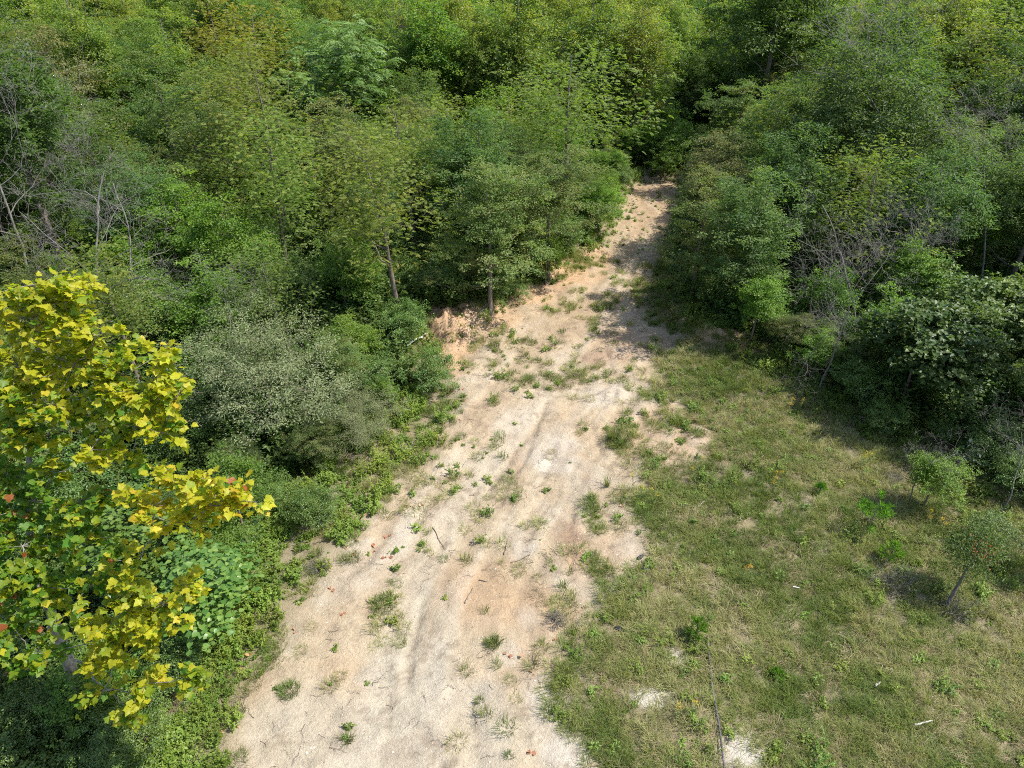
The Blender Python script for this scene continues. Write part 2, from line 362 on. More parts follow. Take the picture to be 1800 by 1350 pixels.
col = blend(col, np.array([.48, .315, .185]), spots([(785, 600, 44, 40, .8), (850, 560, 70, 20, .7), (930, 520, 40, 20, .8), (985, 482, 60, 20, .9), (1050, 452, 30, 14, .7), (1270, 610, 50, 14, .9)], gx, gy, .4) * near)
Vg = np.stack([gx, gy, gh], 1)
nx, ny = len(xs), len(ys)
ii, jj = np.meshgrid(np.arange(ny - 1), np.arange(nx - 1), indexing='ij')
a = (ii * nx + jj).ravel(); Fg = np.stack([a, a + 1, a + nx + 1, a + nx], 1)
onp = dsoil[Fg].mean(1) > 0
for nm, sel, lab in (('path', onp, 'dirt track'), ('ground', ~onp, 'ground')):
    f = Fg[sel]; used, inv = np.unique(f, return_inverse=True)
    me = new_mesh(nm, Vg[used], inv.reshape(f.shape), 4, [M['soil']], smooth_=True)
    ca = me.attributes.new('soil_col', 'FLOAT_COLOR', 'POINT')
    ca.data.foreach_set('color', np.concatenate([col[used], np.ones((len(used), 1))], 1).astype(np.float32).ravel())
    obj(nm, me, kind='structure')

# ------------------------------------------------------------------ small plants scattered as stuff (geometry node instances)
def blades(n, h, spread, lean, wd, seed):
    r = np.random.default_rng(seed); V = []; F = []; vv = []
    for i in range(n):
        a = r.uniform(0, 2 * math.pi); rr = spread * math.sqrt(r.uniform()); b = np.array([math.cos(a) * rr, math.sin(a) * rr, -.01])
        a2 = a + r.normal() * .9; d = np.array([math.cos(a2), math.sin(a2), 0]); hh = h * r.uniform(.5, 1.15); ln = hh * lean * r.uniform(.3, 1.4)
        s = np.array([-d[1], d[0], 0]) * wd * r.uniform(.7, 1.3); k = len(V)
        m = b + d * ln * .35 + np.array([0, 0, hh * .62]); t = b + d * ln + np.array([0, 0, hh * (.95 - .25 * lean)])
        V += [b - s, b + s, m - s * .8, m + s * .8, t]; F += [(k, k + 1, k + 3), (k, k + 3, k + 2), (k + 2, k + 3, k + 4)]; vv += [r.uniform()] * 3
    return np.array(V), np.array(F), np.array(vv)
def leafy(nst, h, spread, nl, ll, lw, seed, flat=.0):
    r = np.random.default_rng(seed); L = Leaves()
    for i in range(nst):
        a = r.uniform(0, 2 * math.pi); rr = spread * math.sqrt(r.uniform()); b = np.array([math.cos(a) * rr, math.sin(a) * rr, 0])
        hh = h * r.uniform(.4, 1.1); t = np.sort(r.uniform(.1, 1, nl)); lean = r.normal(0, .3, 2)
        base = b + np.stack([lean[0] * t * hh, lean[1] * t * hh, t * hh], 1)
        an = r.uniform(0, 2 * math.pi, nl); d = np.stack([np.cos(an), np.sin(an), r.uniform(-.2, .5, nl)], 1)
        nm = np.array([0, 0, 1.]) + r.normal(0, .35, (nl, 3))
        L.add(base, d, nm, ll * r.uniform(.6, 1.2, nl), lw * r.uniform(.7, 1.2, nl), np.clip(r.normal(.5, .2) + r.normal(0, .15, nl), 0, 1))
    return L
M['grass'] = leaf_mat('grass', [(.075, .115, .024), (.145, .185, .04), (.235, .245, .08), (.38, .34, .185)], rough=.6, trans=.25, inst=True, spec=.2)
M['straw'] = leaf_mat('straw', [(.16, .13, .07), (.30, .24, .14), (.42, .36, .24)], rough=.8, trans=.15, inst=True, spec=.1)
M['weed'] = leaf_mat('weed', [(.075, .125, .022), (.125, .195, .032), (.20, .26, .05)], rough=.5, trans=.3, inst=True)
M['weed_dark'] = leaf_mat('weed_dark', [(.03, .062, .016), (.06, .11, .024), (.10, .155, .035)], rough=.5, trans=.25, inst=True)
M['dead_leaf'] = leaf_mat('dead_leaf', [(.11, .05, .028), (.26, .11, .05), (.36, .20, .10), (.42, .33, .22)], rough=.7, trans=.1, inst=True)
M['twig'] = bark_mat('twig', (.05, .038, .028), (.17, .13, .10), 20)
M['pebble'] = leaf_mat('pebble', [(.20, .13, .09), (.42, .33, .24), (.6, .55, .47)], rough=.9, trans=0, inst=True)
M['flower'] = leaf_mat('flower', [(.55, .36, .015), (.75, .52, .03)], rough=.6, trans=.2, inst=True)

def lib(me_list, name):
    col_ = bpy.data.collections.new(name)              # not linked to the scene: only a source for the scatter
    for i, me in enumerate(me_list):
        o = bpy.data.objects.new('%s_source_%02d' % (name, i), me); col_.objects.link(o)
    return col_
def bl_mesh(name, mat, *a):
    V, F, vv = blades(*a); return new_mesh(name, V, F, 3, [mat], vv)
LIB = {
    'grass': lib([bl_mesh('grass_clump', M['grass'], 70, .17, .17, 1.0, .0042, s) for s in range(4)] + [bl_mesh('grass_clump', M['grass'], 60, .26, .14, .7, .004, s) for s in (5, 6)], 'grass'),
    'straw': lib([bl_mesh('straw_clump', M['straw'], 50, .15, .2, 1.7, .0035, s) for s in (11, 12, 13)], 'straw'),
    'weed': lib([leafy(9, .16, .10, 10, .055, .03, s).mesh('weed', [M['weed']]) for s in (21, 22, 23)] + [leafy(6, .07, .06, 8, .045, .026, s).mesh('weed', [M['weed']]) for s in (24, 25)], 'weed'),
    'leafy': lib([leafy(16, .5, .28, 22, .07, .042, s).mesh('leafy_weed', [M['weed']]) for s in (31, 32, 33)], 'leafy'),
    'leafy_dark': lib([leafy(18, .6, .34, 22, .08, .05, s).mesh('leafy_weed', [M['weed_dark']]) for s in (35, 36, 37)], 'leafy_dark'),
}
def stone_mesh(seed):
    r = np.random.default_rng(seed); import bmesh
    bm = bmesh.new(); bmesh.ops.create_icosphere(bm, subdivisions=1, radius=.5)
    for v_ in bm.verts: v_.co *= r.uniform(.75, 1.2); v_.co.z *= .55
    me = bpy.data.meshes.new('pebble'); bm.to_mesh(me); bm.free(); me.materials.append(M['pebble'])
    at_ = me.attributes.new('v', 'FLOAT', 'FACE'); at_.data.foreach_set('value', np.full(len(me.polygons), r.uniform(), np.float32)); return me
LIB['pebble'] = lib([stone_mesh(s) for s in range(4)], 'pebble')
def twig_mesh(seed):
    r = np.random.default_rng(seed); T = Tubes()
    k = 6; p = np.cumsum(np.concatenate([np.zeros((1, 3)), np.stack([np.full(k, .07), r.normal(0, .03, k), r.normal(0, .012, k)], 1)]), 0); p[:, 2] += .02
    T.add(p, np.linspace(.006, .002, k + 1), 3)
    for j in (2, 3, 4):
        q = p[j] + np.outer(np.linspace(0, 1, 4), np.array([.1, r.choice([-1, 1]) * .1, .03])) + r.normal(0, .006, (4, 3)); T.add(q, np.linspace(.003, .001, 4), 3)
    return T.mesh('twig', [M['twig']])
LIB['twig'] = lib([twig_mesh(s) for s in range(5)], 'twig')
def litter_mesh(seed):
    r = np.random.default_rng(seed); L = Leaves(); n = 3
    L.add(r.normal(0, .05, (n, 3)) * (1, 1, .1) + (0, 0, .02), r.normal(0, 1, (n, 3)) * (1, 1, .2), np.array([0, 0, 1.]) + r.normal(0, .4, (n, 3)), .09, .08, r.uniform(0, 1, n)); return L.mesh('dead_leaf', [M['dead_leaf']])
LIB['litter'] = lib([litter_mesh(s) for s in range(5)], 'litter')
def flower_mesh(seed):
    r = np.random.default_rng(seed); L = Leaves(); n = 60
    c = r.normal(0, .06, (6, 3)) * (1, 1, .6) + (0, 0, .42); b = np.repeat(c, 10, 0) + r.normal(0, .02, (n, 3))
    L.add(b, r.normal(0, 1, (n, 3)), r.normal(0, 1, (n, 3)), .03, .025, r.uniform(0, 1, n)); return L.mesh('yellow_flower', [M['flower']])
LIB['flower'] = lib([flower_mesh(s) for s in range(3)], 'flower')

def scatter(name, xy, z, sc, tint, vid, src, label=None, tilt=.12):
    n = len(xy); me = bpy.data.meshes.new(name); me.vertices.add(n)
    me.vertices.foreach_set('co', np.concatenate([xy, z[:, None]], 1).astype(np.float32).ravel())
    rot = np.stack([rng.normal(0, tilt, n), rng.normal(0, tilt, n), rng.uniform(0, 6.283, n)], 1)
    for nm, ty, val, key in (('rotv', 'FLOAT_VECTOR', rot, 'vector'), ('scl', 'FLOAT', sc, 'value'), ('tint', 'FLOAT', tint, 'value')):
        a_ = me.attributes.new(nm, ty, 'POINT'); a_.data.foreach_set(key, np.ascontiguousarray(val, np.float32).ravel())
    a_ = me.attributes.new('vid', 'INT', 'POINT'); a_.data.foreach_set('value', np.ascontiguousarray(vid, np.int32))
    o = obj(name, me, kind='stuff')
    if label: o['label'] = label
    g = bpy.data.node_groups.new(name + '_scatter', 'GeometryNodeTree')
    g.interface.new_socket('Geometry', in_out='INPUT', socket_type='NodeSocketGeometry'); g.interface.new_socket('Geometry', in_out='OUTPUT', socket_type='NodeSocketGeometry')
    gi = g.nodes.new('NodeGroupInput'); go = g.nodes.new('NodeGroupOutput'); ip = g.nodes.new('GeometryNodeInstanceOnPoints')
    ci = g.nodes.new('GeometryNodeCollectionInfo'); ci.inputs['Collection'].default_value = src
    ci.inputs['Separate Children'].default_value = True; ci.inputs['Reset Children'].default_value = True
    def na(nm, ty):
        x = g.nodes.new('GeometryNodeInputNamedAttribute'); x.data_type = ty; x.inputs['Name'].default_value = nm; return x.outputs['Attribute']
    K = g.links.new
    K(gi.outputs[0], ip.inputs['Points']); K(ci.outputs[0], ip.inputs['Instance']); ip.inputs['Pick Instance'].default_value = True
    K(na('vid', 'INT'), ip.inputs['Instance Index']); K(na('rotv', 'FLOAT_VECTOR'), ip.inputs['Rotation']); K(na('scl', 'FLOAT'), ip.inputs['Scale'])
    K(ip.outputs[0], go.inputs[0])
    md = o.modifiers.new('scatter', 'NODES'); md.node_group = g
    return o
def cand(n, x0, x1, y0, y1): 
    return rng.uniform(x0, x1, n), rng.uniform(y0, y1, n)
def inview(x, y, m=1.2):
    d = y * cp + CAM_H * sp_; return np.abs(x) < .74 * d + m
def put(name, x, y, p, lo, hi, src, label=None, tint=None, dz=0):
    k = (rng.uniform(0, 1, len(x)) < p) & inview(x, y); x = x[k]; y = y[k]
    t = tint(x, y) if tint else rng.uniform(0, 1, len(x))
    return scatter(name, np.stack([x, y], 1), height(x, y) + dz, rng.uniform(lo, hi, len(x)), t, rng.integers(0, len(LIB[src].objects), len(x)), LIB[src], label)
def patch_tint(x, y): return np.clip((fbm(x, y, 1.6, 4, 91) - .5) * 4.0 + .42 + (fbm(x, y, .3, 2, 93) - .5) * .8, 0, 1)

# dense field and verge grass
x, y = cand(46000, -13, 19, 5.6, 30)
v, ds = soil_fields(x, y); cd = sdf(CLEAR, x, y)
right = smooth(-.3, .6, x - .1 * y + .5)
put('grass', x, y, v * (cd > -1.0) * (.25 + .75 * right) * (.55 + .45 * (fbm(x, y, .8, 3, 44) > .42)), .55, 1.15, 'grass', 'short green and straw coloured grass over the clearing', patch_tint)
x, y = cand(15000, -9, 18, 5.6, 26); v, ds = soil_fields(x, y); cd = sdf(CLEAR, x, y)
put('dry_grass', x, y, v * (cd > -1.5) * smooth(.42, .64, fbm(x, y, 1.0, 4, 47)) * .8 * (x > 0), .6, 1.2, 'straw', 'dry straw coloured grass lying through the field')
x, y = cand(26000, -13, 19, 5.6, 48); v, ds = soil_fields(x, y); cd = sdf(CLEAR, x, y)
p = np.maximum(v * .30, smooth(.1, -.4, ds) * (x < .06 * y + .5) * .8) * (cd > -2) + (np.abs(ds) < 3) * (ds > 0) * smooth(9, 15, y) * (.004 + .06 * smooth(.5, .66, streak(x, y, 88, .6, .3)))
p = np.where(p > .29, p, p * 1) ; p = np.where((x > 1) & (y > 16), np.maximum(p, v * .7 * (cd > -2)), p)
put('low_weeds', x, y, p, .35, 1.25, 'weed', 'low broad leaved green weeds along the track edges')
x, y = cand(17000, -14, 20, 5.6, 50); cd = sdf(CLEAR, x, y)
dsr = sdf(SOIL, x, y)
put('leafy_weeds', x, y, smooth(.15, -.4, dsr) * (cd > -2.2) * np.where(x < .12 * y - .3, smooth(.36, .56, fbm(x, y, .6, 3, 181) + .12 * (cd < 0)), smooth(.9, .1, cd) * .7), .25, .95, 'leafy', 'bright leafy weeds at the foot of the trees')
x, y = cand(9000, -11, -1, 5.4, 14); cd = sdf(CLEAR, x, y)
put('bright_ground_cover', x, y, smooth(-3.2, -2.2, cd) * smooth(.5, 0, cd) * smooth(.34, .5, fbm(x, y, .7, 3, 191)), .3, .62, 'leafy', 'bright green low plants between the sycamore and the dirt track')
x, y = cand(5000, -2, 19, 5.6, 26); v, ds = soil_fields(x, y); cd = sdf(CLEAR, x, y)
put('tall_weeds', x, y, v * (cd > -.5) * smooth(.50, .66, fbm(x, y, .9, 4, 171)) * .32, .25, .75, 'leafy', 'taller leafy weeds standing in patches of the field')
x, y = cand(26000, -42, 42, 5.0, 62); cd = sdf(CLEAR, x, y)
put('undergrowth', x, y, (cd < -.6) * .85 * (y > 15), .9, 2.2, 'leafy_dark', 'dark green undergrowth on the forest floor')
x, y = cand(7000, -16, 20, 5.0, 15); cd = sdf(CLEAR, x, y)
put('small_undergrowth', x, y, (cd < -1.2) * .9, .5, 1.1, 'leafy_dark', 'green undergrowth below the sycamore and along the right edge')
x, y = cand(16000, -9, 12, 5.6, 40); v, ds = soil_fields(x, y)
put('gravel', x, y, np.clip(smooth(-.2, .5, ds) * smooth(.36, .62, fbm(x, y, .9, 3, 57)), 0, 1), .012, .045, 'pebble', 'small clods and pebbles scattered on the dirt')
x, y = cand(7000, -9, 14, 5.6, 34); v, ds = soil_fields(x, y)
put('twig_litter', x, y, smooth(-.3, .2, ds) * smooth(.42, .6, fbm(x, y, .8, 3, 67)) * .9, .2, .9, 'twig', 'thin dark twigs scattered on the dirt')
x, y = cand(2600, -12, 12, 5.6, 34); ds = sdf(SOIL, x, y)
put('fallen_leaves', x, y, np.exp(-((ds) / .9) ** 2) * np.where(x < .06 * y, .55, .12), .5, 1.25, 'litter', 'reddish brown fallen leaves scattered along the track edge')

# ------------------------------------------------------------------ tree species
def wood_colon(clumps, H, base_r, seed, lean=(0, 0), sides=5, fork=.25):
    """trunk to the crown, then a curved limb to every clump from the nearest lower node"""
    r = np.random.default_rng(seed); T = Tubes()
    top = np.array([lean[0], lean[1], H * .86]); k = 9
    t = np.linspace(0, 1, k)[:, None]; tr = t * top + np.stack([np.sin(t[:, 0] * 5 + seed) * .12, np.cos(t[:, 0] * 4 + seed) * .1, 0 * t[:, 0]], 1) * t * H * .12
    T.add(tr, base_r * (1 - t[:, 0] * .85), 7)
    nodes = [(p, base_r * (1 - q * .85)) for p, q in zip(tr, t[:, 0]) if q > fork * .8]
    NP = np.array([n[0] for n in nodes]); NR = np.array([n[1] for n in nodes])
    c = clumps[np.argsort(np.linalg.norm(clumps[:, :2] - top[:2] * .5, axis=1))]
    for q in c:
        d = q - NP; dist = np.linalg.norm(d, axis=1) + np.maximum(0, .45 * np.linalg.norm(d[:, :2], axis=1) - d[:, 2]) * 1.6
        i = int(np.argmin(dist)); p0 = NP[i]; r0 = max(.006, NR[i] * .6); L = np.linalg.norm(q - p0)
        tt = np.linspace(0, 1, 5)[:, None]
        pts = p0 + (q - p0) * tt + np.array([0, 0, -.16 * L]) * (np.sin(tt * math.pi)) + r.normal(0, .035 * L, (5, 3)) * np.sin(tt * math.pi)
        rr = np.linspace(r0, max(.004, r0 * .3), 5); T.add(pts, rr, sides if r0 > .03 else 3)
        NP = np.concatenate([NP, pts[2:]]); NR = np.concatenate([NR, rr[2:]])
    return T, NP
def lobed_clumps(R_, z0, H, K, lobes, seed, upper=.35, shape='dome'):
    r = np.random.default_rng(seed); out = []
    hz = (H - z0) / 2; zc = z0 + hz
    Lc = []
    for i in range(lobes):
        d = unit(r.normal(0, 1, 3)); 
        if d[2] < -.3 and r.uniform() < upper + .4: d[2] *= -1
        f = r.uniform(.35, .68); s = r.uniform(.36, .58)
        Lc.append((np.array([d[0] * R_ * f, d[1] * R_ * f, zc + d[2] * hz * f]), s))
    Lc.append((np.array([0, 0, zc]), .6))
    while len(out) < K:
        c, s = Lc[r.integers(len(Lc))]
        d = unit(r.normal(0, 1, 3)); rr = r.uniform(.55, 1) ** .6 * (1.38 if r.uniform() < .08 else 1)
        p = c + d * np.array([R_, R_, hz]) * s * rr
        if shape == 'cone': 
            tz = (p[2] - z0) / (H - z0); p[:2] *= max(.12, 1.15 * (1 - tz) ** .7)
        if p[2] < .25: p[2] = r.uniform(.2, .6)
        out.append(p)
    return np.array(out)
def crown_leaves(L, clumps, centre, n_sub, n_leaf, spread, ll, lw, seed, flat=.6, vbias=None, up=1.0, out_w=.5, vs=.16):
    r = np.random.default_rng(seed)
    for ci, q in enumerate(clumps):
        cv = r.normal(.5, .17)
        o = unit(q - centre)
        for s in range(n_sub):
            c = q + r.normal(0, 1, 3) * spread * np.array([1, 1, flat])
            n = n_leaf; b = c + r.normal(0, spread * .36, (n, 3)) * np.array([1, 1, flat * .8])
            d = (b - c) * 2 / spread + o * .5 + r.normal(0, .5, (n, 3)); d[:, 2] = d[:, 2] * .5 - .25
            nm = np.array([0, 0, up]) + o * out_w + r.normal(0, .42, (n, 3))
            L.add(b, d, nm, ll * r.uniform(.6, 1.25, n), lw * r.uniform(.7, 1.2, n), np.clip(cv + r.normal(0, .08) + r.normal(0, vs, n), 0, 1))
def frond_leaves(L, clumps, centre, n_fr, rach, pairs, ll, lw, seed, droop=.35, vs=.08, jit=.12, tl=.25):
    r = np.random.default_rng(seed)
    for q in clumps:
        cv = np.clip(r.normal(.5, .2), 0, 1); o = unit(q - centre)
        for f in range(n_fr):
            c = q + r.normal(0, jit, 3) * (1.3, 1.3, .9)
            a = r.uniform(0, 2 * math.pi); d = unit(np.array([math.cos(a), math.sin(a), r.uniform(-.1, .5)]) + o * .5)
            nm = unit(np.array([0, 0, 1.]) + r.normal(0, tl, 3)); side = unit(np.cross(d, nm))
            t = np.linspace(.15, 1, pairs); rl = rach * r.uniform(.7, 1.2)
            base = c + d * (t * rl)[:, None] - np.array([0, 0, 1.]) * (t ** 2 * rl * droop)[:, None]
            for sg in (-1, 1):
                dd = side * sg + d * .35 - np.array([0, 0, .25]) + r.normal(0, .12, (pairs, 3))
                L.add(base, dd, np.broadcast_to(nm, (pairs, 3)) + r.normal(0, .15, (pairs, 3)), ll * (1.05 - .45 * np.abs(t - .5)), lw, np.clip(cv + r.normal(0, .05) + r.normal(0, vs, pairs), 0, 1), fold=.12)

SPEC = {}
M['locust'] = leaf_mat('locust_leaf', [(.095, .125, .025), (.14, .175, .038), (.185, .205, .048), (.25, .225, .05)], rough=.6, trans=.44, hue=.018)
M['locust_gold'] = leaf_mat('locust_gold_leaf', [(.13, .16, .025), (.20, .215, .03), (.28, .265, .035), (.33, .26, .035)], rough=.6, trans=.35, hue=.012)
M['oak'] = leaf_mat('oak_leaf', [(.035, .072, .018), (.06, .11, .024), (.09, .145, .034)], rough=.48, trans=.42, hue=.015, spec=.35)
M['ash'] = leaf_mat('ash_leaf', [(.05, .10, .034), (.08, .14, .046), (.12, .18, .06)], rough=.5, trans=.44, hue=.012, spec=.3)
M['elm'] = leaf_mat('elm_leaf', [(.07, .095, .028), (.115, .14, .038), (.16, .165, .055), (.22, .16, .07)], rough=.55, trans=.40, hue=.018)
M['rust'] = leaf_mat('rust_leaf', [(.09, .10, .032), (.135, .13, .042), (.18, .15, .055), (.24, .15, .07)], rough=.6, trans=.25, hue=.015)
M['olive'] = leaf_mat('olive_leaf', [(.09, .12, .048), (.14, .17, .07), (.19, .215, .10), (.25, .275, .14)], rough=.55, trans=.2, hue=.01, val=.2)
M['bright'] = leaf_mat('bright_leaf', [(.06, .125, .018), (.10, .18, .026), (.15, .23, .04)], rough=.45, trans=.45, hue=.015, spec=.45)
M['heaven'] = leaf_mat('heaven_leaf', [(.11, .185, .05), (.16, .25, .07), (.22, .31, .10)], rough=.5, trans=.3, hue=.01)
M['poplar'] = leaf_mat('poplar_leaf', [(.08, .12, .022), (.125, .17, .032), (.18, .205, .042), (.27, .24, .05)], rough=.45, trans=.44, hue=.03, spec=.45)
M['grape'] = leaf_mat('grape_leaf', [(.04, .08, .022), (.07, .115, .03), (.115, .16, .048)], rough=.45, trans=.28, hue=.01, spec=.35)
M['redbud'] = leaf_mat('redbud_leaf', [(.045, .10, .02), (.075, .14, .028), (.13, .195, .045)], rough=.4, trans=.25, hue=.01, spec=.5)
M['pine'] = leaf_mat('pine_needle', [(.09, .20, .02), (.14, .28, .03), (.20, .36, .05)], rough=.5, trans=.5, hue=.01, tcol=1.3)
M['pale'] = leaf_mat('pale_leaf', [(.35, .40, .30), (.5, .54, .42)], rough=.6, trans=.2, hue=.01)
M['red_leaf'] = leaf_mat('red_leaf', [(.20, .06, .02), (.42, .10, .03), (.30, .16, .04)], rough=.6, trans=.3, hue=.01)

def make(species, seed):
    r = np.random.default_rng(seed); L = Leaves(); bark = M['bark']
    if species in ('locust', 'locust_gold'):
        H, Rr, z0 = 6.8, 2.6, .9
        cl = lobed_clumps(Rr, z0, H, 125, 12, seed); cen = np.array([0, 0, 3.0])
        T, NP = wood_colon(cl, H, .12, seed, (r.normal(0, .4), r.normal(0, .4)))
        frond_leaves(L, cl, cen, 20, .20, 8, .052, .026, seed, jit=.30, tl=.5)
    elif species == 'oak':
        H, Rr, z0 = 9.0, 3.3, 1.6; cl = lobed_clumps(Rr, z0, H, 150, 12, seed); cen = np.array([0, 0, 4.5])
        T, NP = wood_colon(cl, H, .17, seed); crown_leaves(L, cl, cen, 6, 26, .32, .14, .085, seed, flat=.6, up=.9, vs=.2)
    elif species == 'ash':
        H, Rr, z0 = 6.5, 2.4, .7; cl = lobed_clumps(Rr, z0, H, 150, 13, seed); cen = np.array([0, 0, 2.8])
        T, NP = wood_colon(cl, H, .11, seed); crown_leaves(L, cl, cen, 7, 24, .24, .12, .05, seed, flat=.7, up=.7)
    elif species in ('elm', 'rust'):
        H, Rr, z0 = 5.6, 2.1, .6; cl = lobed_clumps(Rr, z0, H, 110, 9, seed); cen = np.array([0, 0, 2.4])
        T, NP = wood_colon(cl, H, .09, seed); crown_leaves(L, cl, cen, 8, 22, .21, .085, .046, seed, flat=.5, vs=.22)
    elif species == 'olive':
        H, Rr, z0 = 3.6, 2.5, .3; cl = lobed_clumps(Rr, z0, H, 150, 13, seed); cen = np.array([0, 0, 1.0])
        T, NP = wood_colon(cl, H * .7, .07, seed, sides=4, fork=.05); crown_leaves(L, cl, cen, 7, 26, .20, .055, .024, seed, flat=.55, up=.8, vs=.22)
    elif species == 'bright':
        H, Rr, z0 = 4.2, 1.9, .4; cl = lobed_clumps(Rr, z0, H, 90, 8, seed); cen = np.array([0, 0, 1.8])
        T, NP = wood_colon(cl, H, .07, seed, sides=4); crown_leaves(L, cl, cen, 6, 22, .24, .10, .065, seed, flat=.6, vs=.18)
    elif species == 'heaven':
        H, Rr, z0 = 6.6, 2.3, .8; cl = lobed_clumps(Rr, z0, H, 120, 12, seed); cen = np.array([0, 0, 3.0]); bark = M['bark_pale']
        T, NP = wood_colon(cl, H, .12, seed); frond_leaves(L, cl, cen, 8, .6, 11, .15, .05, seed, droop=.6, jit=.2)
    elif species == 'poplar':
        H, Rr, z0 = 9.2, 2.2, 1.0; cl = lobed_clumps(Rr, z0, H, 165, 12, seed, upper=.1); cen = np.array([0, 0, 4.2])
        T, NP = wood_colon(cl, H * 1.05, .14, seed); crown_leaves(L, cl, cen, 6, 22, .26, .12, .085, seed, flat=.9, up=.6, out_w=.7, vs=.2)
    elif species == 'grape':
        H, Rr, z0 = 3.6, 2.3, .2; cl = lobed_clumps(Rr, z0, H, 130, 9, seed); cen = np.array([0, 0, .8])
        T, NP = wood_colon(cl, H * .8, .07, seed, sides=4, fork=.05); crown_leaves(L, cl, cen, 4, 16, .24, .15, .14, seed, flat=.45, up=.9, out_w=.6)
    elif species == 'thicket':
        H, Rr, z0 = 2.4, 1.7, .1; cl = lobed_clumps(Rr, z0, H, 80, 8, seed); cen = np.array([0, 0, .6]); 
        T, NP = wood_colon(cl, H * .7, .04, seed, sides=3, fork=.05); crown_leaves(L, cl, cen, 6, 24, .2, .075, .04, seed, flat=.6, vs=.2)
    tm = T.mesh(species + '_trunk', [bark])
    mat = {'thicket': 'redbud'}.get(species, species)
    cm = L.mesh(species + '_crown', [M[mat]])
    return tm, cm, H, Rr
def grow_bare(T, p, d, length, rad, lev, r, curl=.35):
    k = max(4, int(5 + length * 1.2)); pts = [p]; dd = d.copy()
    for i in range(k):
        dd = unit(dd + r.normal(0, curl / math.sqrt(k) * 1.2, 3) + np.array([0, 0, .06])); pts.append(pts[-1] + dd * length / k)
    pts = np.array(pts); rr = np.linspace(rad, rad * .38, k + 1); T.add(pts, rr, 6 if lev == 0 else 3 + (lev == 1))
    if lev >= 4 or length < .16: return
    nb = [5, 5, 4, 3][lev] + r.integers(0, 2)
    for j in range(nb):
        t = r.uniform(.3 if lev == 0 else .2, 1); i = min(k - 1, int(t * k)); f = t * k - i
        q = pts[i] * (1 - f) + pts[i + 1] * f; ax = unit(np.cross(unit(pts[i + 1] - pts[i]), r.normal(0, 1, 3)))
        nd = unit(unit(pts[i + 1] - pts[i]) * r.uniform(.5, .9) + ax * r.uniform(.6, 1.0))
        grow_bare(T, q, nd, length * r.uniform(.42, .68), max(.0045, rr[i] * .55), lev + 1, r, curl + .12)
def bare_mesh(seed, H=5.5, rad=.046, lean=(.1, 0)):
    r = np.random.default_rng(seed); T = Tubes(); grow_bare(T, np.zeros(3), unit(np.array([lean[0], lean[1], 1.])), H, rad, 0, r)
    return T
VARS = {'locust': 3, 'locust_gold': 2, 'oak': 3, 'ash': 2, 'elm': 3, 'rust': 2, 'olive': 2, 'bright': 3, 'heaven': 1, 'poplar': 3, 'grape': 2, 'thicket': 2}
PROTO = {s: [make(s, 100 * i + 13 * k + 5) for k in range(n)] for i, (s, n) in enumerate(VARS.items())}
BARE = [bare_mesh(900 + s).mesh('bare_branches', [M['bark_pale']]) for s in range(4)]

NAME = {'locust': 'locust_tree', 'locust_gold': 'locust_tree', 'oak': 'oak_tree', 'ash': 'ash_tree', 'elm': 'elm_tree', 'rust': 'elm_tree', 'olive': 'olive_shrub',
        'bright': 'leafy_sapling', 'heaven': 'tree_of_heaven', 'poplar': 'poplar_tree', 'grape': 'vine_thicket', 'thicket': 'thicket_shrub'}
CATN = {'olive': 'shrub', 'thicket': 'shrub', 'grape': 'shrub'}
placed = []        # x, y, crown radius, short description
counter = {}
def tree(sp, x, y, sc, label, short=None, group=None, zs=1.0):
    k = counter.get(sp, 0); counter[sp] = k + 1
    tm, cm, H, Rr = PROTO[sp][k % len(PROTO[sp])]
    o = empty(NAME[sp], (x, y, gz(x, y) - .03), rng.uniform(0, 6.28), (sc, sc, sc * zs))
    tag(o, label, CATN.get(sp, 'tree'), group)
    obj('trunk', tm, o); obj('crown', cm, o)
    placed.append((x, y, Rr * sc, short or label, sp)); return o
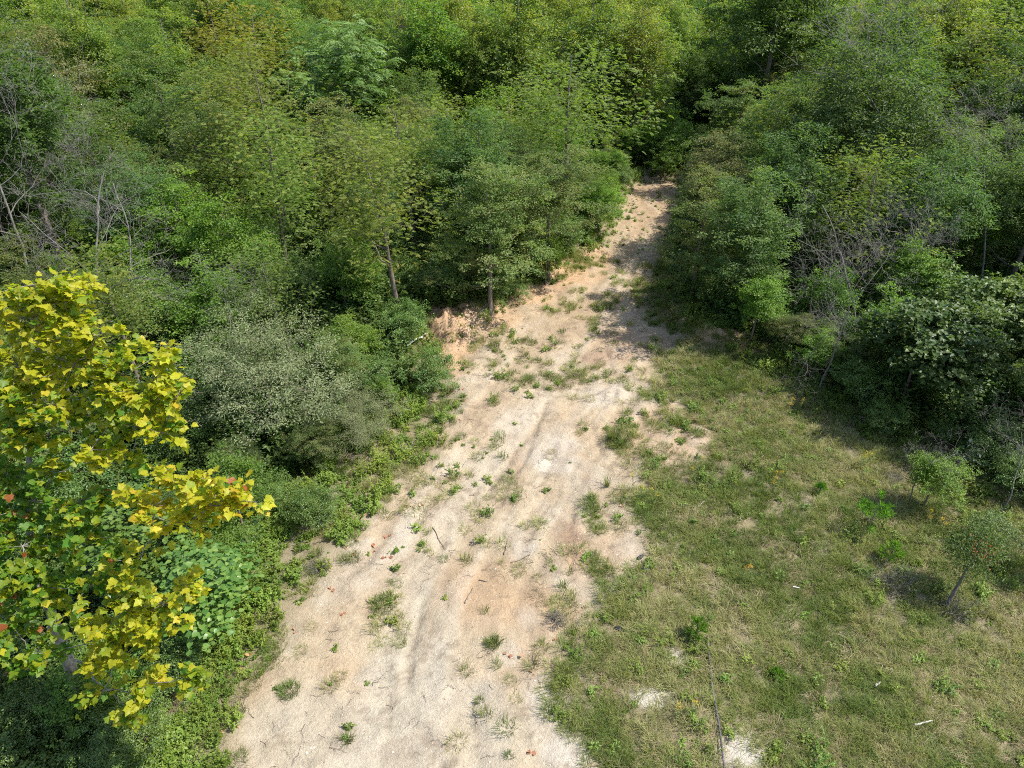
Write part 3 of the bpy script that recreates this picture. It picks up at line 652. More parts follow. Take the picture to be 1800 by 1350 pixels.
# crown centre in the photograph (x, y), crown radius there, species, label
HAND = [
 ('olive', 465, 660, 200, 'big grey green small leaved shrub behind the yellow sycamore', 'the big grey green shrub'),
 ('olive', 625, 735, 95, 'smaller grey green shrub at the track edge below the big one', 'the smaller grey green shrub'),
 ('bright', 605, 520, 75, 'bright green leafy tree hung with vines above the big grey green shrub', 'the vine hung bright tree'),
 ('locust', 690, 420, 135, 'wide feathery light green tree left of the clay mound', 'the wide feathery tree'),
 ('elm', 860, 450, 110, 'bronze tinged fine leaved tree over the cut bank left of the track', 'the bronze tinged bank tree'),
 ('elm', 965, 400, 95, 'grey green fine leaved tree leaning over the track where it narrows', 'the narrows tree'),
 ('locust', 1000, 240, 125, 'tall yellow green feathery tree left of the far end of the track', 'the tall feathery tree by the track end'),
 ('heaven', 610, 185, 100, 'pale bright green tree with long drooping feather shaped fronds', 'the long fronded tree'),
 ('locust_gold', 450, 135, 110, 'golden yellow feathery tree upper left beside the long fronded tree', 'the golden feathery tree'),
 ('locust', 480, 270, 125, 'light green feathery tree in front of the golden one', 'the light green feathery tree below the golden one'),
 ('oak', 295, 140, 70, 'glossy dark green broadleaf tree left of the golden feathery tree', 'the glossy broadleaf left of the golden tree'),
 ('rust', 240, 55, 85, 'brown olive crowned tree near the upper left of the photo', 'the brown olive tree upper left'),
 ('poplar', 45, 60, 80, 'yellow green upright tree in the top left corner', 'the corner tree'),
 ('locust', 130, 130, 90, 'brownish feathery tree under the top left corner', 'the brownish feathery tree'),
 ('rust', 130, 230, 100, 'rusty olive crown above the grey bare branched trees at far left', 'the rusty crown at far left'),
 ('elm', 310, 290, 105, 'reddish green fine leaved tree right of the bare branched trees', 'the reddish green tree'),
 ('bright', 335, 450, 90, 'light green heart leaved young tree in the shade above the sycamore branch', 'the heart leaved young tree'),
 ('thicket', 215, 545, 80, 'dark green shrub behind the top of the yellow sycamore', 'the dark shrub behind the sycamore'),
 ('rust', 745, 290, 65, 'orange brown tipped tree in the middle of the left forest', 'the orange brown tipped tree'),
 ('bright', 880, 205, 70, 'bright green broadleaf tree between the fronded tree and the track end', 'the bright mid forest tree'),
 ('bright', 850, 265, 75, 'fresh green sapling below the bright mid forest tree', 'the fresh green sapling'),
 ('locust', 905, 160, 50, 'small yellow green feathery tree in front of the poplars', 'the small feathery tree before the poplars'),
 ('bright', 1140, 210, 60, 'bright lime green tree just behind the far end of the track', 'the lime green tree at the track end'),
 ('poplar', 1075, 125, 55, 'olive green domed tree above the track end', 'the olive domed tree'),
 ('poplar', 990, 45, 65, 'tall yellow tinged poplar at the top centre', 'the yellow tinged poplar'),
 ('poplar', 1060, 45, 55, 'tall green poplar right of the yellow tinged one', 'the tall green poplar'),
 ('poplar', 830, 85, 55, 'pale olive poplar left of the top centre', 'the pale olive poplar'),
 ('oak', 730, 45, 55, 'dark blue green round tree at the top left of centre', 'the dark round tree'),
 ('poplar', 640, 30, 60, 'yellow green poplar above the long fronded tree', 'the poplar above the fronded tree'),
 ('oak', 1352, 100, 145, 'very large dark glossy broadleaf tree at the upper right', 'the very large dark tree'),
 ('elm', 1290, 265, 70, 'olive brown fine leaved tree on the right side of the track end', 'the olive brown tree at the right of the track'),
 ('rust', 1245, 370, 78, 'brown grey fine leaved tree leaning over the right edge of the track', 'the brown grey edge tree'),
 ('ash', 1500, 310, 145, 'rounded blue green narrow leaved tree in the middle of the right forest', 'the rounded blue green tree'),
 ('ash', 1395, 400, 105, 'smaller blue green tree below left of the rounded one', 'the smaller blue green tree'),
 ('locust', 1600, 110, 100, 'yellow olive feathery tree upper right behind the rounded blue green tree', 'the yellow olive tree upper right'),
 ('locust', 1705, 170, 110, 'wide feathery tree with a leaning pale trunk at the upper right', 'the wide feathery tree with the leaning trunk'),
 ('ash', 1665, 40, 60, 'dark green tree near the top right corner', 'the tree near the top right corner'),
 ('poplar', 1760, 40, 60, 'yellow green tree in the top right corner', 'the top right corner tree'),
 ('elm', 1360, 210, 70, 'olive feathery tree below the very large dark tree', 'the olive tree below the large dark one'),
 ('elm', 1225, 455, 85, 'dark fine leaved tree beside the shaded part of the track', 'the dark tree beside the shaded track'),
 ('thicket', 1195, 425, 45, 'low dark shrub at the right edge of the narrow track', 'the low dark shrub by the narrow track'),
 ('ash', 1320, 480, 105, 'shaded fine leaved tree behind the clay lumps on the right', 'the shaded tree behind the clay lumps'),
 ('grape', 1610, 635, 135, 'dense mound of dark broad vine leaves right of the bare grey sapling', 'the dark vine mound'),
 ('grape', 1735, 570, 120, 'broad leaved vine mound behind the dark one at the right edge', 'the vine mound at the right edge'),
 ('elm', 1740, 360, 90, 'rusty olive tree at the right edge above the vine mounds', 'the rusty olive tree at the right edge'),
 ('rust', 1795, 260, 60, 'yellow brown tree cut by the right edge of the photo', 'the yellow brown tree at the right edge'),
 ('ash', 1615, 440, 100, 'dark leafy tree right of the forked grey trunk', 'the leafy tree right of the forked trunk'),
 ('bright', 1640, 850, 55, 'low leafy shrub in front of the dark vine mound', 'the low shrub before the vine mound'),
 ('thicket', 1560, 740, 50, 'low dark shrub at the corner of the grass field', 'the low dark shrub at the field corner'),
 ('thicket', 1770, 800, 70, 'dark bush at the right edge of the photo beside the field', 'the dark bush at the right edge'),
 ('thicket', 110, 880, 120, 'grey green bush behind the sycamore stem', 'the bush behind the sycamore stem'),
 ('thicket', 1760, 950, 60, 'green bush right of the red tinged sapling', 'the bush right of the red tinged sapling'),
 ('thicket', 250, 1290, 85, 'bright green bush in the bottom left corner by the track', 'the bottom left bush'),
 ('thicket', 60, 1300, 100, 'dark green bush in the bottom left corner of the photo', 'the corner bush'),
 ('thicket', 560, 900, 60, 'low bright green bush on the left edge of the track', 'the low bright bush at the track edge'),
 ('thicket', 740, 660, 60, 'low green bush beside the clay mound', 'the bush beside the clay mound'),
 ('bright', 420, 900, 90, 'dark heart leaved bush behind the middle sycamore branch', 'the bush behind the middle sycamore branch'),
 ('bright', 1050, 385, 45, 'small green shrub at the foot of the grey green tree at the narrows', 'the shrub at the narrows'),
 ('thicket', 985, 440, 48, 'low green shrub on the orange bank below the grey green tree', 'the shrub on the orange bank'),
 ('thicket', 915, 475, 50, 'low olive shrub above the cut bank between the bronze tree and track', 'the shrub above the cut bank'),
 ('thicket', 1085, 330, 32, 'dark shrub at the left edge of the far track', 'the dark shrub by the far track'),
 ('bright', 1120, 270, 36, 'green shrub left of the far end of the track', 'the green shrub by the track end'),
 ('thicket', 1215, 525, 42, 'shaded low shrub right of the track above the clay lumps', 'the shaded shrub above the clay lumps'),
 ('thicket', 700, 590, 60, 'leafy green shrub left of the white broken log', 'the shrub left of the log'),
 ('bright', 610, 620, 60, 'tall green shrub between the two grey green shrubs', 'the shrub between the grey green shrubs'),
 ('bright', 1180, 262, 44, 'small bright green tree closing off the far end of the track', 'the small bright tree closing the track'),
 ('bright', 1130, 160, 50, 'fresh green round tree above the lime green one', 'the round tree above the lime green one'),
 ('poplar', 1185, 110, 50, 'light green poplar left of the very large dark tree', 'the light poplar by the large dark tree'),
 ('thicket', 700, 512, 52, 'dark green shrub at the foot of the wide feathery tree', 'the shrub under the wide feathery tree'),
 ('thicket', 862, 528, 40, 'low leafy shrub at the foot of the bronze tinged tree', 'the shrub under the bronze tree'),
 ('bright', 960, 468, 42, 'small bright shrub at the foot of the narrows tree', 'the shrub under the narrows tree'),
 ('thicket', 912, 508, 34, 'little shrub on top of the orange cut bank', 'the little bank top shrub'),
 ('thicket', 778, 528, 44, 'shrub standing right above the orange clay mound', 'the shrub above the clay mound'),
 ('bright', 1165, 288, 30, 'bright low bush where the dirt track disappears', 'the bush where the track disappears'),
 ('olive', 120, 740, 80, 'grey green shrub hidden behind the yellow sycamore crown', 'the shrub behind the sycamore crown'),
]
for sp, px, py, rp, lab, short in HAND:
    _, _, H, Rr = PROTO[sp][counter.get(sp, 0) % len(PROTO[sp])]
    zc = H * (.42 if sp in ('elm', 'rust', 'bright', 'thicket', 'ash') else .52); sc = 1
    for _i in range(8):
        P = at(px, py, min(zc * sc, 11)); depth = P[1] * cp + (CAM_H - P[2]) * sp_
        sc = rp * depth / FPX / Rr
        if sc * H > 12.5: sc = 12.5 / H
    tree(sp, P[0], P[1], sc, lab, short)

# ------------------------------------------------------------------ filler forest between the hand placed trees
def rel(x, y):
    best = None
    for (hx, hy, hr, short, _) in placed[:NHAND]:
        d = math.hypot(x - hx, y - hy)
        if best is None or d < best[0]: best = (d, hx, hy, short)
    _, hx, hy, short = best; dx, dy = x - hx, y - hy
    w_ = ('right of' if dx > 0 else 'left of') if abs(dx) > abs(dy) else ('behind' if dy > 0 else 'in front of')
    return w_, short
NHAND = len(placed)
ADJ = {'locust': 'feathery light green tree', 'locust_gold': 'golden feathery tree', 'oak': 'dark glossy broadleaf tree', 'ash': 'blue green narrow leaved tree', 'elm': 'olive fine leaved tree',
       'rust': 'brownish fine leaved tree', 'bright': 'bright green leafy sapling', 'poplar': 'upright yellow green tree', 'thicket': 'low green shrub', 'grape': 'broad leaved vine thicket', 'olive': 'grey green shrub'}
fr = np.random.default_rng(4)
fill = []
TEND = at(1155, 350); TBACK = at(1140, 215, 2)
used_labels = {}
def try_place(n, x0, x1, y0, y1, kinds, wts, smin, smax, gap=.62):
    for _ in range(n):
        x = fr.uniform(x0, x1); y = fr.uniform(y0, y1)
        if not bool(inview(np.array(x), np.array(y), 3.0)): continue
        sp = kinds[fr.choice(len(kinds), p=wts)]
        sc = fr.uniform(smin, smax); _, _, H, Rr = PROTO[sp][0]; rad = Rr * sc
        if float(sdf(CLEAR, np.array([x]), np.array([y]))[0]) > -rad * .72: continue
        if -1 < x - TBACK[0] < 7 and abs(y - TBACK[1]) < 4.5: continue
        if sp != 'thicket' and abs(y - TEND[1]) < 3.2 and -2 < x - TEND[0] < 7.5: continue
        if any((x - a_) ** 2 + (y - b_) ** 2 < ((rad + c_) * gap) ** 2 for a_, b_, c_, _, _ in placed): continue
        wd, short = rel(x, y); lab = '%s %s %s' % (ADJ[sp], wd, short)
        o = tree(sp, x, y, sc, lab, zs=fr.uniform(.9, 1.15)); fill.append((o, sp, lab))
# tall back rows, then the middle ground, then low thickets filling the gaps
def edge_shrubs(n):
    for _ in range(n):
        i = fr.integers(len(CLEAR) - 1); t = fr.uniform(); p = CLEAR[i] * (1 - t) + CLEAR[i + 1] * t
        x = p[0] + fr.normal(0, 1.0); y = p[1] + fr.normal(0, 1.0); sc = fr.uniform(.32, .62)
        if y < 6 or y > 46 or not bool(inview(np.array(x), np.array(y), 1.0)): continue
        d = float(sdf(CLEAR, np.array([x]), np.array([y]))[0])
        if d > -.25 or d < -2.2: continue
        if math.hypot(x - MOUND[0], y - MOUND[1]) < 2.0: continue
        if any((x - a_) ** 2 + (y - b_) ** 2 < 1.0 for a_, b_, c_, _, _ in placed): continue
        sp = ['thicket', 'bright', 'elm', 'thicket'][fr.integers(4)]; wd, short = rel(x, y)
        if sp == 'elm': sc *= .8
        lab = '%s %s %s' % ({'thicket': 'low green edge bush', 'bright': 'small leafy edge bush', 'elm': 'small olive edge bush'}[sp], wd, short)
        o = tree(sp, x, y, sc, lab, zs=fr.uniform(.8, 1.1)); o.name = 'edge_bush'; fill.append((o, sp, lab))
MOUND = at(785, 590)
edge_shrubs(900)
try_place(2200, -50, 55, 44, 76, ['poplar', 'oak', 'locust', 'ash', 'elm'], [.52, .16, .14, .12, .06], .85, 1.22, .48)
try_place(900, -40, 42, 24, 46, ['locust', 'elm', 'rust', 'bright', 'oak', 'ash'], [.34, .18, .05, .22, .07, .14], .7, 1.05, .5)
try_place(700, -30, 32, 12, 34, ['elm', 'bright', 'thicket', 'locust', 'rust'], [.22, .28, .26, .2, .04], .6, .95, .5)
try_place(800, -30, 32, 6, 40, ['thicket', 'bright', 'grape'], [.6, .25, .15], .5, .8, .5)
seen = {}
for o, sp, lab in fill: seen.setdefault(lab, []).append(o)
for lab, os_ in seen.items():
    os_.sort(key=lambda q: q.location.y)
    if len(os_) > 1:
        ords = ['nearest', 'second', 'third', 'fourth', 'fifth', 'sixth', 'seventh', 'eighth', 'ninth', 'tenth', 'eleventh', 'twelfth', 'thirteenth', 'fourteenth', 'fifteenth', 'sixteenth', 'seventeenth', 'eighteenth', 'nineteenth', 'twentieth']
        for i, q in enumerate(os_): q['label'] = '%s %s' % (ords[min(i, 19)], lab); q['group'] = lab.split(' tree')[0][:40] + ' trees'
for o in list(C.objects):
    if 'label' in o and len(o['label'].split()) > 16: o['label'] = o['label'].replace(' fine leaved', '').replace(' edge bush', ' bush').replace(' leafy', '').replace(' at the narrows', '').replace('bright green', 'green').replace(' narrow leaved', '').replace('feathery light green', 'feathery').replace('low green shrub', 'low shrub').replace(' vine hung', '').replace('broad leaved vine', 'vine')
for o in list(C.objects):
    if 'label' in o and len(o['label'].split()) > 16: o['label'] = o['label'].replace(' in front of ', ' before ').replace(' at the foot of ', ' below ').replace(' small', '').replace(' where the dirt track disappears', '')
print('trees', len(placed), 'fill', len(fill))

# far-off wood beyond the last rows
far = lib([m_ for s_ in ('poplar', 'oak', 'locust') for p_ in PROTO[s_][:1] for m_ in p_[:2]], 'far')
far2 = lib([PROTO['poplar'][0][1], PROTO['oak'][0][1], PROTO['poplar'][1][1], PROTO['oak'][1][1], PROTO['ash'][0][1]], 'far2')
n = 420; x = fr.uniform(-120, 120, n); y = fr.uniform(76, 170, n)
scatter('distant_woods', np.stack([x, y], 1), np.full(n, -.5), fr.uniform(1.05, 1.35, n), fr.uniform(0, 1, n), fr.integers(0, 5, n), far2, 'far off green forest canopy along the top of the photo', .03)

# ------------------------------------------------------------------ bare grey trees
def bare(px, py, h, label, k, rz=0, lean=0, name='bare_tree', sx=1):
    P = at(px, py); o = empty(name, (P[0], P[1], gz(P[0], P[1]) - .03), rz, h / 5.5)
    o.rotation_euler = (0, lean, rz); tag(o, label, 'tree'); obj('trunk', BARE[k], o); return o
bare(190, 640, 6.6, 'bare grey tree with forked trunk rising behind the yellow sycamore', 0, .4)
bare(90, 590, 6.8, 'bare grey tree left of the forked bare tree', 1, 2.1)
bare(20, 560, 6.4, 'bare pale branched tree cut by the left edge', 2, 4)
bare(250, 600, 5.4, 'thin bare tree right of the forked bare tree', 3, 1.0)
bare(1440, 690, 3.6, 'bare grey sapling with curling branches at the edge of the right forest', 1, 5.0)
bare(1500, 640, 5.6, 'forked pale trunk with bare limbs behind the curling sapling', 0, 2.6, .15)
bare(1395, 680, 2.3, 'small bare branching stem left of the curling sapling', 2, 0)
bare(1590, 610, 4.2, 'bare branches reaching out of the dark gap right of the forked trunk', 3, 1.2)
bare(1710, 560, 5.4, 'bare reddish grey twiggy tree behind the right vine mound', 2, 3.3)
bare(1760, 900, 2.3, 'bare grey shrub at the right edge of the photo', 3, .6)
bare(1600, 880, 2.2, 'dry twiggy sapling in front of the dark vine mound', 0, 4.4)
bare(1590, 470, 8.0, 'leaning pale trunk of a half bare tree upper right', 1, 3.4, .35)
bare(700, 260, 6.5, 'grey bare topped tree right of the long fronded tree', 3, .2)
bare(400, 700, 3.0, 'thin grey stems inside the big grey green shrub', 2, 2.2)

# ------------------------------------------------------------------ yellow sycamore at the left
def syc_leaf(seed, vmat=None):
    r = np.random.default_rng(seed)
    out = [(0, 0), (.16, -.08), (.36, -.06), (.54, .10), (.46, .18), (.48, .27), (.60, .46), (.44, .48), (.32, .56), (.22, .70), (.0, .98)]
    pts = out + [(-a_, b_) for a_, b_ in out[1:-1][::-1]]
    pts = np.array(pts) + r.normal(0, .02, (len(pts), 2))
    c = np.array([[0, .36]]); P = np.concatenate([c, pts]); x_, y_ = P[:, 0], P[:, 1]
    cu = r.uniform(.1, .6); z = r.uniform(.1, .35) * np.abs(x_) ** 1.1 - cu * (y_ - .3) ** 2 + r.normal(0, .05, len(P)) - r.uniform(.1, .7) * np.maximum(np.abs(x_) - .28, 0)
    z[0] = -.03
    V = np.stack([x_, y_, z], 1); n = len(pts)
    F = np.array([(0, 1 + i, 1 + (i + 1) % n) for i in range(n)])
    return V, F
def syc_mat(name, cols): return leaf_mat(name, cols, rough=.45, trans=.55, hue=.008, val=.25, spec=.35, tcol=1.1)
M['syc_yellow'] = syc_mat('sycamore_yellow', [(.36, .38, .016), (.47, .47, .028), (.57, .54, .045)])
M['syc_lime'] = syc_mat('sycamore_lime', [(.15, .26, .018), (.23, .32, .025), (.34, .39, .03)])
M['syc_green'] = syc_mat('sycamore_green', [(.075, .19, .022), (.12, .26, .03), (.18, .32, .035)])
M['syc_gold'] = syc_mat('sycamore_gold', [(.56, .47, .03), (.62, .52, .05), (.56, .40, .03)])
M['syc_brown'] = syc_mat('sycamore_brown', [(.34, .10, .03), (.42, .17, .05)])
SM = [M['syc_yellow'], M['syc_lime'], M['syc_green'], M['syc_gold'], M['syc_brown']]
root = at(150, 1252); SX, SY = root[0], root[1]; SZ = gz(SX, SY)
syc = empty('sycamore_tree', (SX, SY, SZ)); tag(syc, 'yellow leaved young sycamore tree at the left edge beside the dirt track', 'tree')
O = np.array([SX, SY, SZ])
T = Tubes()
tr_px = [(150, 1252, None), (120, 1160, 11.6), (92, 1085, 10.9), (62, 990, 10.35), (46, 900, 10.0), (52, 790, 9.8), (62, 680, 9.6), (70, 580, 9.3), (62, 500, 9.1)]
tp = [O - (0, 0, .1)] + [at_dist(a_, b_, c_) for a_, b_, c_ in tr_px[1:]]
tp = np.array(tp)
def resamp(p, k=24):
    s = np.linspace(0, len(p) - 1, k); i = np.minimum(s.astype(int), len(p) - 2); f = (s - i)[:, None]
    q = p[i] * (1 - f) + p[i + 1] * f
    for _ in range(2): q[1:-1] = (q[:-2] + 2 * q[1:-1] + q[2:]) / 4
    return q
tq = resamp(tp, 26); trr = np.interp(np.linspace(0, 1, 26), [0, .12, .3, .7, 1], [.115, .095, .065, .03, .01])
T.add(tq - O, trr, 10)
# clusters of leaves: centre pixel, radii px, depth, leaf count, colour weights (yellow, lime, green, gold, brown)
Y1 = (.68, .26, .02, .04, 0); Y2 = (.40, .42, .16, .02, 0); YG = (.68, .08, .02, .20, .02); GR = (.10, .45, .43, .01, .01); G2 = (.02, .28, .69, 0, .01)
CL = [(60, 500, 70, 40, 9.1, 60, Y1), (40, 560, 60, 55, 9.2, 85, Y1), (120, 560, 60, 55, 9.2, 85, Y1), (30, 640, 60, 60, 9.4, 80, Y1), (130, 640, 70, 55, 9.3, 90, Y1), (170, 590, 30, 30, 9.1, 22, Y1),
      (215, 660, 55, 40, 9.4, 60, Y2), (275, 625, 25, 40, 9.2, 34, Y1), (265, 690, 55, 45, 9.3, 70, Y1), (200, 720, 60, 40, 9.5, 60, Y2), (100, 720, 70, 40, 9.5, 60, Y2), (310, 700, 22, 22, 9.1, 18, Y1),
      (290, 760, 28, 38, 9.3, 30, Y1), (240, 750, 50, 25, 9.4, 34, Y2), (30, 740, 40, 40, 9.5, 40, Y2), (160, 790, 60, 20, 9.4, 34, Y1), (80, 770, 50, 22, 9.6, 32, Y2), (30, 690, 40, 30, 9.5, 40, Y2),
      (310, 850, 55, 34, 9.3, 46, YG), (375, 880, 60, 32, 9.2, 60, YG), (425, 880, 32, 22, 9.2, 26, YG), (270, 890, 50, 28, 9.4, 36, YG), (330, 915, 55, 22, 9.3, 30, YG),
      (60, 880, 60, 40, 9.8, 60, G2), (140, 880, 50, 34, 9.8, 38, GR), (40, 960, 55, 50, 9.9, 85, GR), (130, 950, 55, 45, 9.9, 60, GR), (200, 970, 30, 22, 9.8, 18, GR), (70, 1030, 70, 55, 10.0, 110, GR), (20, 1100, 40, 60, 10.0, 60, GR),
      (160, 1030, 40, 34, 9.9, 34, GR), (235, 1040, 60, 36, 9.8, 75, Y1), (290, 1060, 52, 36, 9.8, 70, Y1), (330, 1040, 22, 30, 9.7, 20, Y1), (180, 1110, 60, 26, 9.9, 55, Y1), (260, 1110, 60, 24, 9.9, 55, Y1),
      (60, 1150, 50, 30, 10.0, 34, GR), (200, 1160, 50, 28, 10.0, 42, Y1), (260, 1200, 45, 28, 10.1, 34, Y1), (320, 1190, 30, 24, 10.0, 24, Y2), (180, 1215, 40, 22, 10.2, 16, Y2), (240, 1260, 34, 14, 10.4, 16, Y2),
      (10, 820, 40, 40, 9.7, 40, G2), (20, 1180, 20, 24, 10.0, 8, G2), (95, 830, 40, 24, 9.7, 24, Y2), (170, 870, 50, 26, 9.8, 26, GR), (230, 800, 40, 18, 9.5, 14, Y2), (250, 975, 30, 16, 9.7, 10, Y1), (20, 900, 40, 40, 9.8, 40, G2), (20, 1030, 40, 50, 9.9, 40, G2)]
sr = np.random.default_rng(33)
NT = tq.copy(); NRr = trr.copy()
leafdat = []
order = sorted(CL, key=lambda c: abs(c[0] - 60))
RI = np.array([1., 0, 0]); UPc = np.array([0, sp_, cp]); FW = np.array([0, cp, -sp_])
for (px, py, rx, ry, dep, n, wt) in order:
    c = at_dist(px, py, dep)
    dist = np.linalg.norm(NT - c, axis=1) + np.maximum(0, NT[:, 2] - c[2] + .1) * 1.6
    i = int(np.argmin(dist)); p0 = NT[i]; r0 = max(.008, min(.03, NRr[i] * .55)); Lg = np.linalg.norm(c - p0)
    tt = np.linspace(0, 1, 7)[:, None]; pts = p0 + (c - p0) * tt + np.array([0, 0, -.1 * Lg]) * np.sin(tt * math.pi) + sr.normal(0, .03 * Lg, (7, 3)) * np.sin(tt * math.pi)
    rr = np.linspace(r0, .006, 7); T.add(pts - O, rr, 5); NT = np.concatenate([NT, pts[3:]]); NRr = np.concatenate([NRr, rr[3:]])
    wx = rx * dep / FPX; wy = ry * dep / FPX
    nt_ = max(4, n // 5)
    for k in range(nt_):
        a_ = sr.normal(0, .58, 3); a_ = a_ / max(1, np.linalg.norm(a_) / 1.0)
        e = c + RI * a_[0] * wx * 1.4 + UPc * a_[1] * wy * 1.5 + FW * a_[2] * (wx + wy) * .6
        T.add(np.array([c, (c + e) / 2 + sr.normal(0, .03, 3), e]) - O, [.006, .004, .002], 3)
        m_ = int((n // nt_ + (1 if k < n % nt_ else 0)) * 3.9)
        for j in range(m_):
            b = c + (e - c) * sr.uniform(.35, 1.05) + sr.normal(0, .05, 3)
            ang = sr.uniform(0, 6.283); od = unit(e - c) * .7 + np.array([math.cos(ang), math.sin(ang), sr.normal(-.25, .35)])
            nrm = np.array([0, 0, 1.]) + sr.normal(0, .45, 3) + np.array([.25, .0, 0])
            leafdat.append((b, od, nrm, sr.uniform(.068, .13), sr.choice(5, p=np.array(wt) / sum(wt))))
tobj = obj('trunk', T.mesh('sycamore_trunk', [M['bark_sycamore']]), syc)
LV = [syc_leaf(s) for s in range(9)]
def leaf_frame(od, nrm):
    y_ = unit(od); x_ = unit(np.cross(y_, nrm)); z_ = np.cross(x_, y_); return np.stack([x_, y_, z_], 1)
# the largest 300 in view as parts of their own: nearest first, facing the camera
camp = np.array([0, 0, CAM_H])
def big_ness(l):
    v_ = camp - l[0]; d_ = np.linalg.norm(v_); y_ = unit(l[1]); z_ = np.cross(unit(np.cross(y_, l[2])), y_)
    rel_ = l[0] - camp; dz_ = rel_ @ FW; px_ = 900 + FPX * (rel_ @ RI) / dz_
    return -l[3] ** 2 * (abs(z_ @ v_) / d_ + .15) / d_ ** 2 * (1 if px_ > -8 else .001)
leafdat.sort(key=big_ness)
from mathutils import Matrix
single = {}
def leaf_mesh(k, mi):
    if (k, mi) not in single:
        V, F = LV[k]; single[(k, mi)] = new_mesh('sycamore_leaf', V, F, 3, [SM[mi]], np.full(len(F), sr.uniform(.2, .8)), smooth_=False)
    return single[(k, mi)]
for q, (b, od, nrm, sz, mi) in enumerate(leafdat[:300]):
    o = bpy.data.objects.new('leaf', leaf_mesh(q % 9, int(mi))); C.objects.link(o); o.parent = syc
    B = leaf_frame(od, nrm) * sz; o.matrix_local = Matrix([[*B[0], b[0] - O[0]], [*B[1], b[1] - O[1]], [*B[2], b[2] - O[2]], [0, 0, 0, 1]])
VV = []; FF = []; mm_ = []; vv = []; off = 0
for q, (b, od, nrm, sz, mi) in enumerate(leafdat[300:]):
    V, F = LV[q % 9]; B = leaf_frame(od, nrm) * sz; VV.append(V @ B.T + (b - O)); FF.append(F + off); off += len(V); mm_ += [mi] * len(F); vv += [sr.uniform()] * len(F)
obj('foliage', new_mesh('sycamore_foliage', np.concatenate(VV), np.concatenate(FF), 3, SM, vv, mm_), syc, kind='stuff')
print('sycamore leaves', len(leafdat))

# heart leaved redbud below and behind the sycamore
def redbud(px, py, rpx, label, n, seed, zc=1.3):
    r = np.random.default_rng(seed); P = at(px, py, zc); dep = P[1] * cp + (CAM_H - P[2]) * sp_; rad = rpx * dep / FPX
    o = empty('redbud_shrub', (P[0], P[1], gz(P[0], P[1]))); tag(o, label, 'shrub')
    cl = lobed_clumps(rad, .15, zc * 1.9, 70, 8, seed); T_, _n = wood_colon(cl, zc * 1.4, .05, seed, sides=4, fork=.05)
    obj('trunk', T_.mesh('redbud_trunk', [M['bark']]), o)
    hv = np.array([(0, 0), (.22, -.12), (.45, .05), (.5, .3), (.35, .62), (0, 1.0), (-.35, .62), (-.5, .3), (-.45, .05), (-.22, -.12)])
    V0 = np.concatenate([[[0, .35]], hv]); V0 = np.stack([V0[:, 0], V0[:, 1], .18 * np.abs(V0[:, 0]) - .15 * (V0[:, 1] - .3) ** 2], 1); F0 = np.array([(0, 1 + i, 1 + (i + 1) % 10) for i in range(10)])
    dat = []
    cen = np.array([0, 0, zc * .4])
    for i in range(n):
        q = cl[r.integers(len(cl))]; b = q + r.normal(0, .17, 3) * (1, 1, .6); od_ = unit(q - cen)
        a_ = r.uniform(0, 6.28); d = np.array([math.cos(a_), math.sin(a_), -.35]) + od_ * .4; nm = np.array([0, 0, 1.]) + od_ * .5 + r.normal(0, .3, 3)
        dat.append((b, d, nm, r.uniform(.07, .125)))
    VV = []; FF = []; vv = []
    for i, (b, d, nm, s_) in enumerate(dat):
        VV.append(V0 @ (leaf_frame(d, nm) * s_).T + b); FF.append(F0 + i * 11); vv += [r.uniform()] * 10
    obj('crown', new_mesh('redbud_crown', np.concatenate(VV), np.concatenate(FF), 3, [M['redbud']], vv), o)
redbud(345, 1050, 105, 'dark green heart leaved shrub between the lower sycamore branches and the track', 3400, 71)
redbud(240, 960, 90, 'green heart leaved shrub behind the sycamore trunk', 2600, 72, 1.5)

# ------------------------------------------------------------------ things on the track and in the field
def stick(px0, py0, px1, py1, rad, mat, name, label, cat='stick', forks=2, seed=1, lift=.03, sides=6, wob=.012):
    r = np.random.default_rng(seed); A = at(px0, py0); B = at(px1, py1); k = 9
    t = np.linspace(0, 1, k)[:, None]; Lg = np.linalg.norm(B - A); p = A + (B - A) * t; p[:, :2] += r.normal(0, (.012 if cat != 'pole' else .004) * Lg, (k, 2))
    p[:, 2] = height(p[:, 0], p[:, 1]) + lift + rad
    o = empty(name, (A[0], A[1], p[0, 2] - rad - lift)); tag(o, label, cat)
    org = np.array(o.location); T_ = Tubes(); T_.add(p - org, rad * np.linspace(1, .55, k) * (1 + r.normal(0, .06, k)), sides); obj('stem', T_.mesh(name, [mat]), o)
    for j in range(forks):
        i = r.integers(2, k - 2); d = unit(B - A) * .7 + np.array([r.normal(0, .6), r.normal(0, .6), .25]); T2 = Tubes()
        q = p[i] + np.outer(np.linspace(0, 1, 5), d) * Lg * r.uniform(.18, .35) + r.normal(0, .012 * Lg, (5, 3)); T2.add(q - org, np.linspace(rad * .5, rad * .15, 5), 4); obj('twig', T2.mesh(name + '_twig', [mat]), o)
    return o
stick(1240, 1120, 1282, 1420, .026, M['pole'], 'fallen_pole', 'long thin dark grey pole lying in the grass down to the bottom edge', 'pole', 0, 3, .05, 8)
stick(716, 624, 752, 604, .045, M['white_wood'], 'fallen_log', 'short white broken log left of the clay mound', 'log', 0, 4, .12)
stick(762, 618, 778, 612, .035, M['white_wood'], 'fallen_log', 'stubby white log end poking out of the clay mound', 'log', 0, 5, .1)
stick(826, 586, 872, 540, .022, M['bark_pale'], 'fallen_branch', 'long pale crooked branch lying against the cut bank', 'branch', 3, 6, .12)
stick(817, 1064, 832, 1034, .013, M['bark_pale'], 'fallen_stick', 'pale bent stick lying on the orange dirt', 'stick', 0, 7, .01)
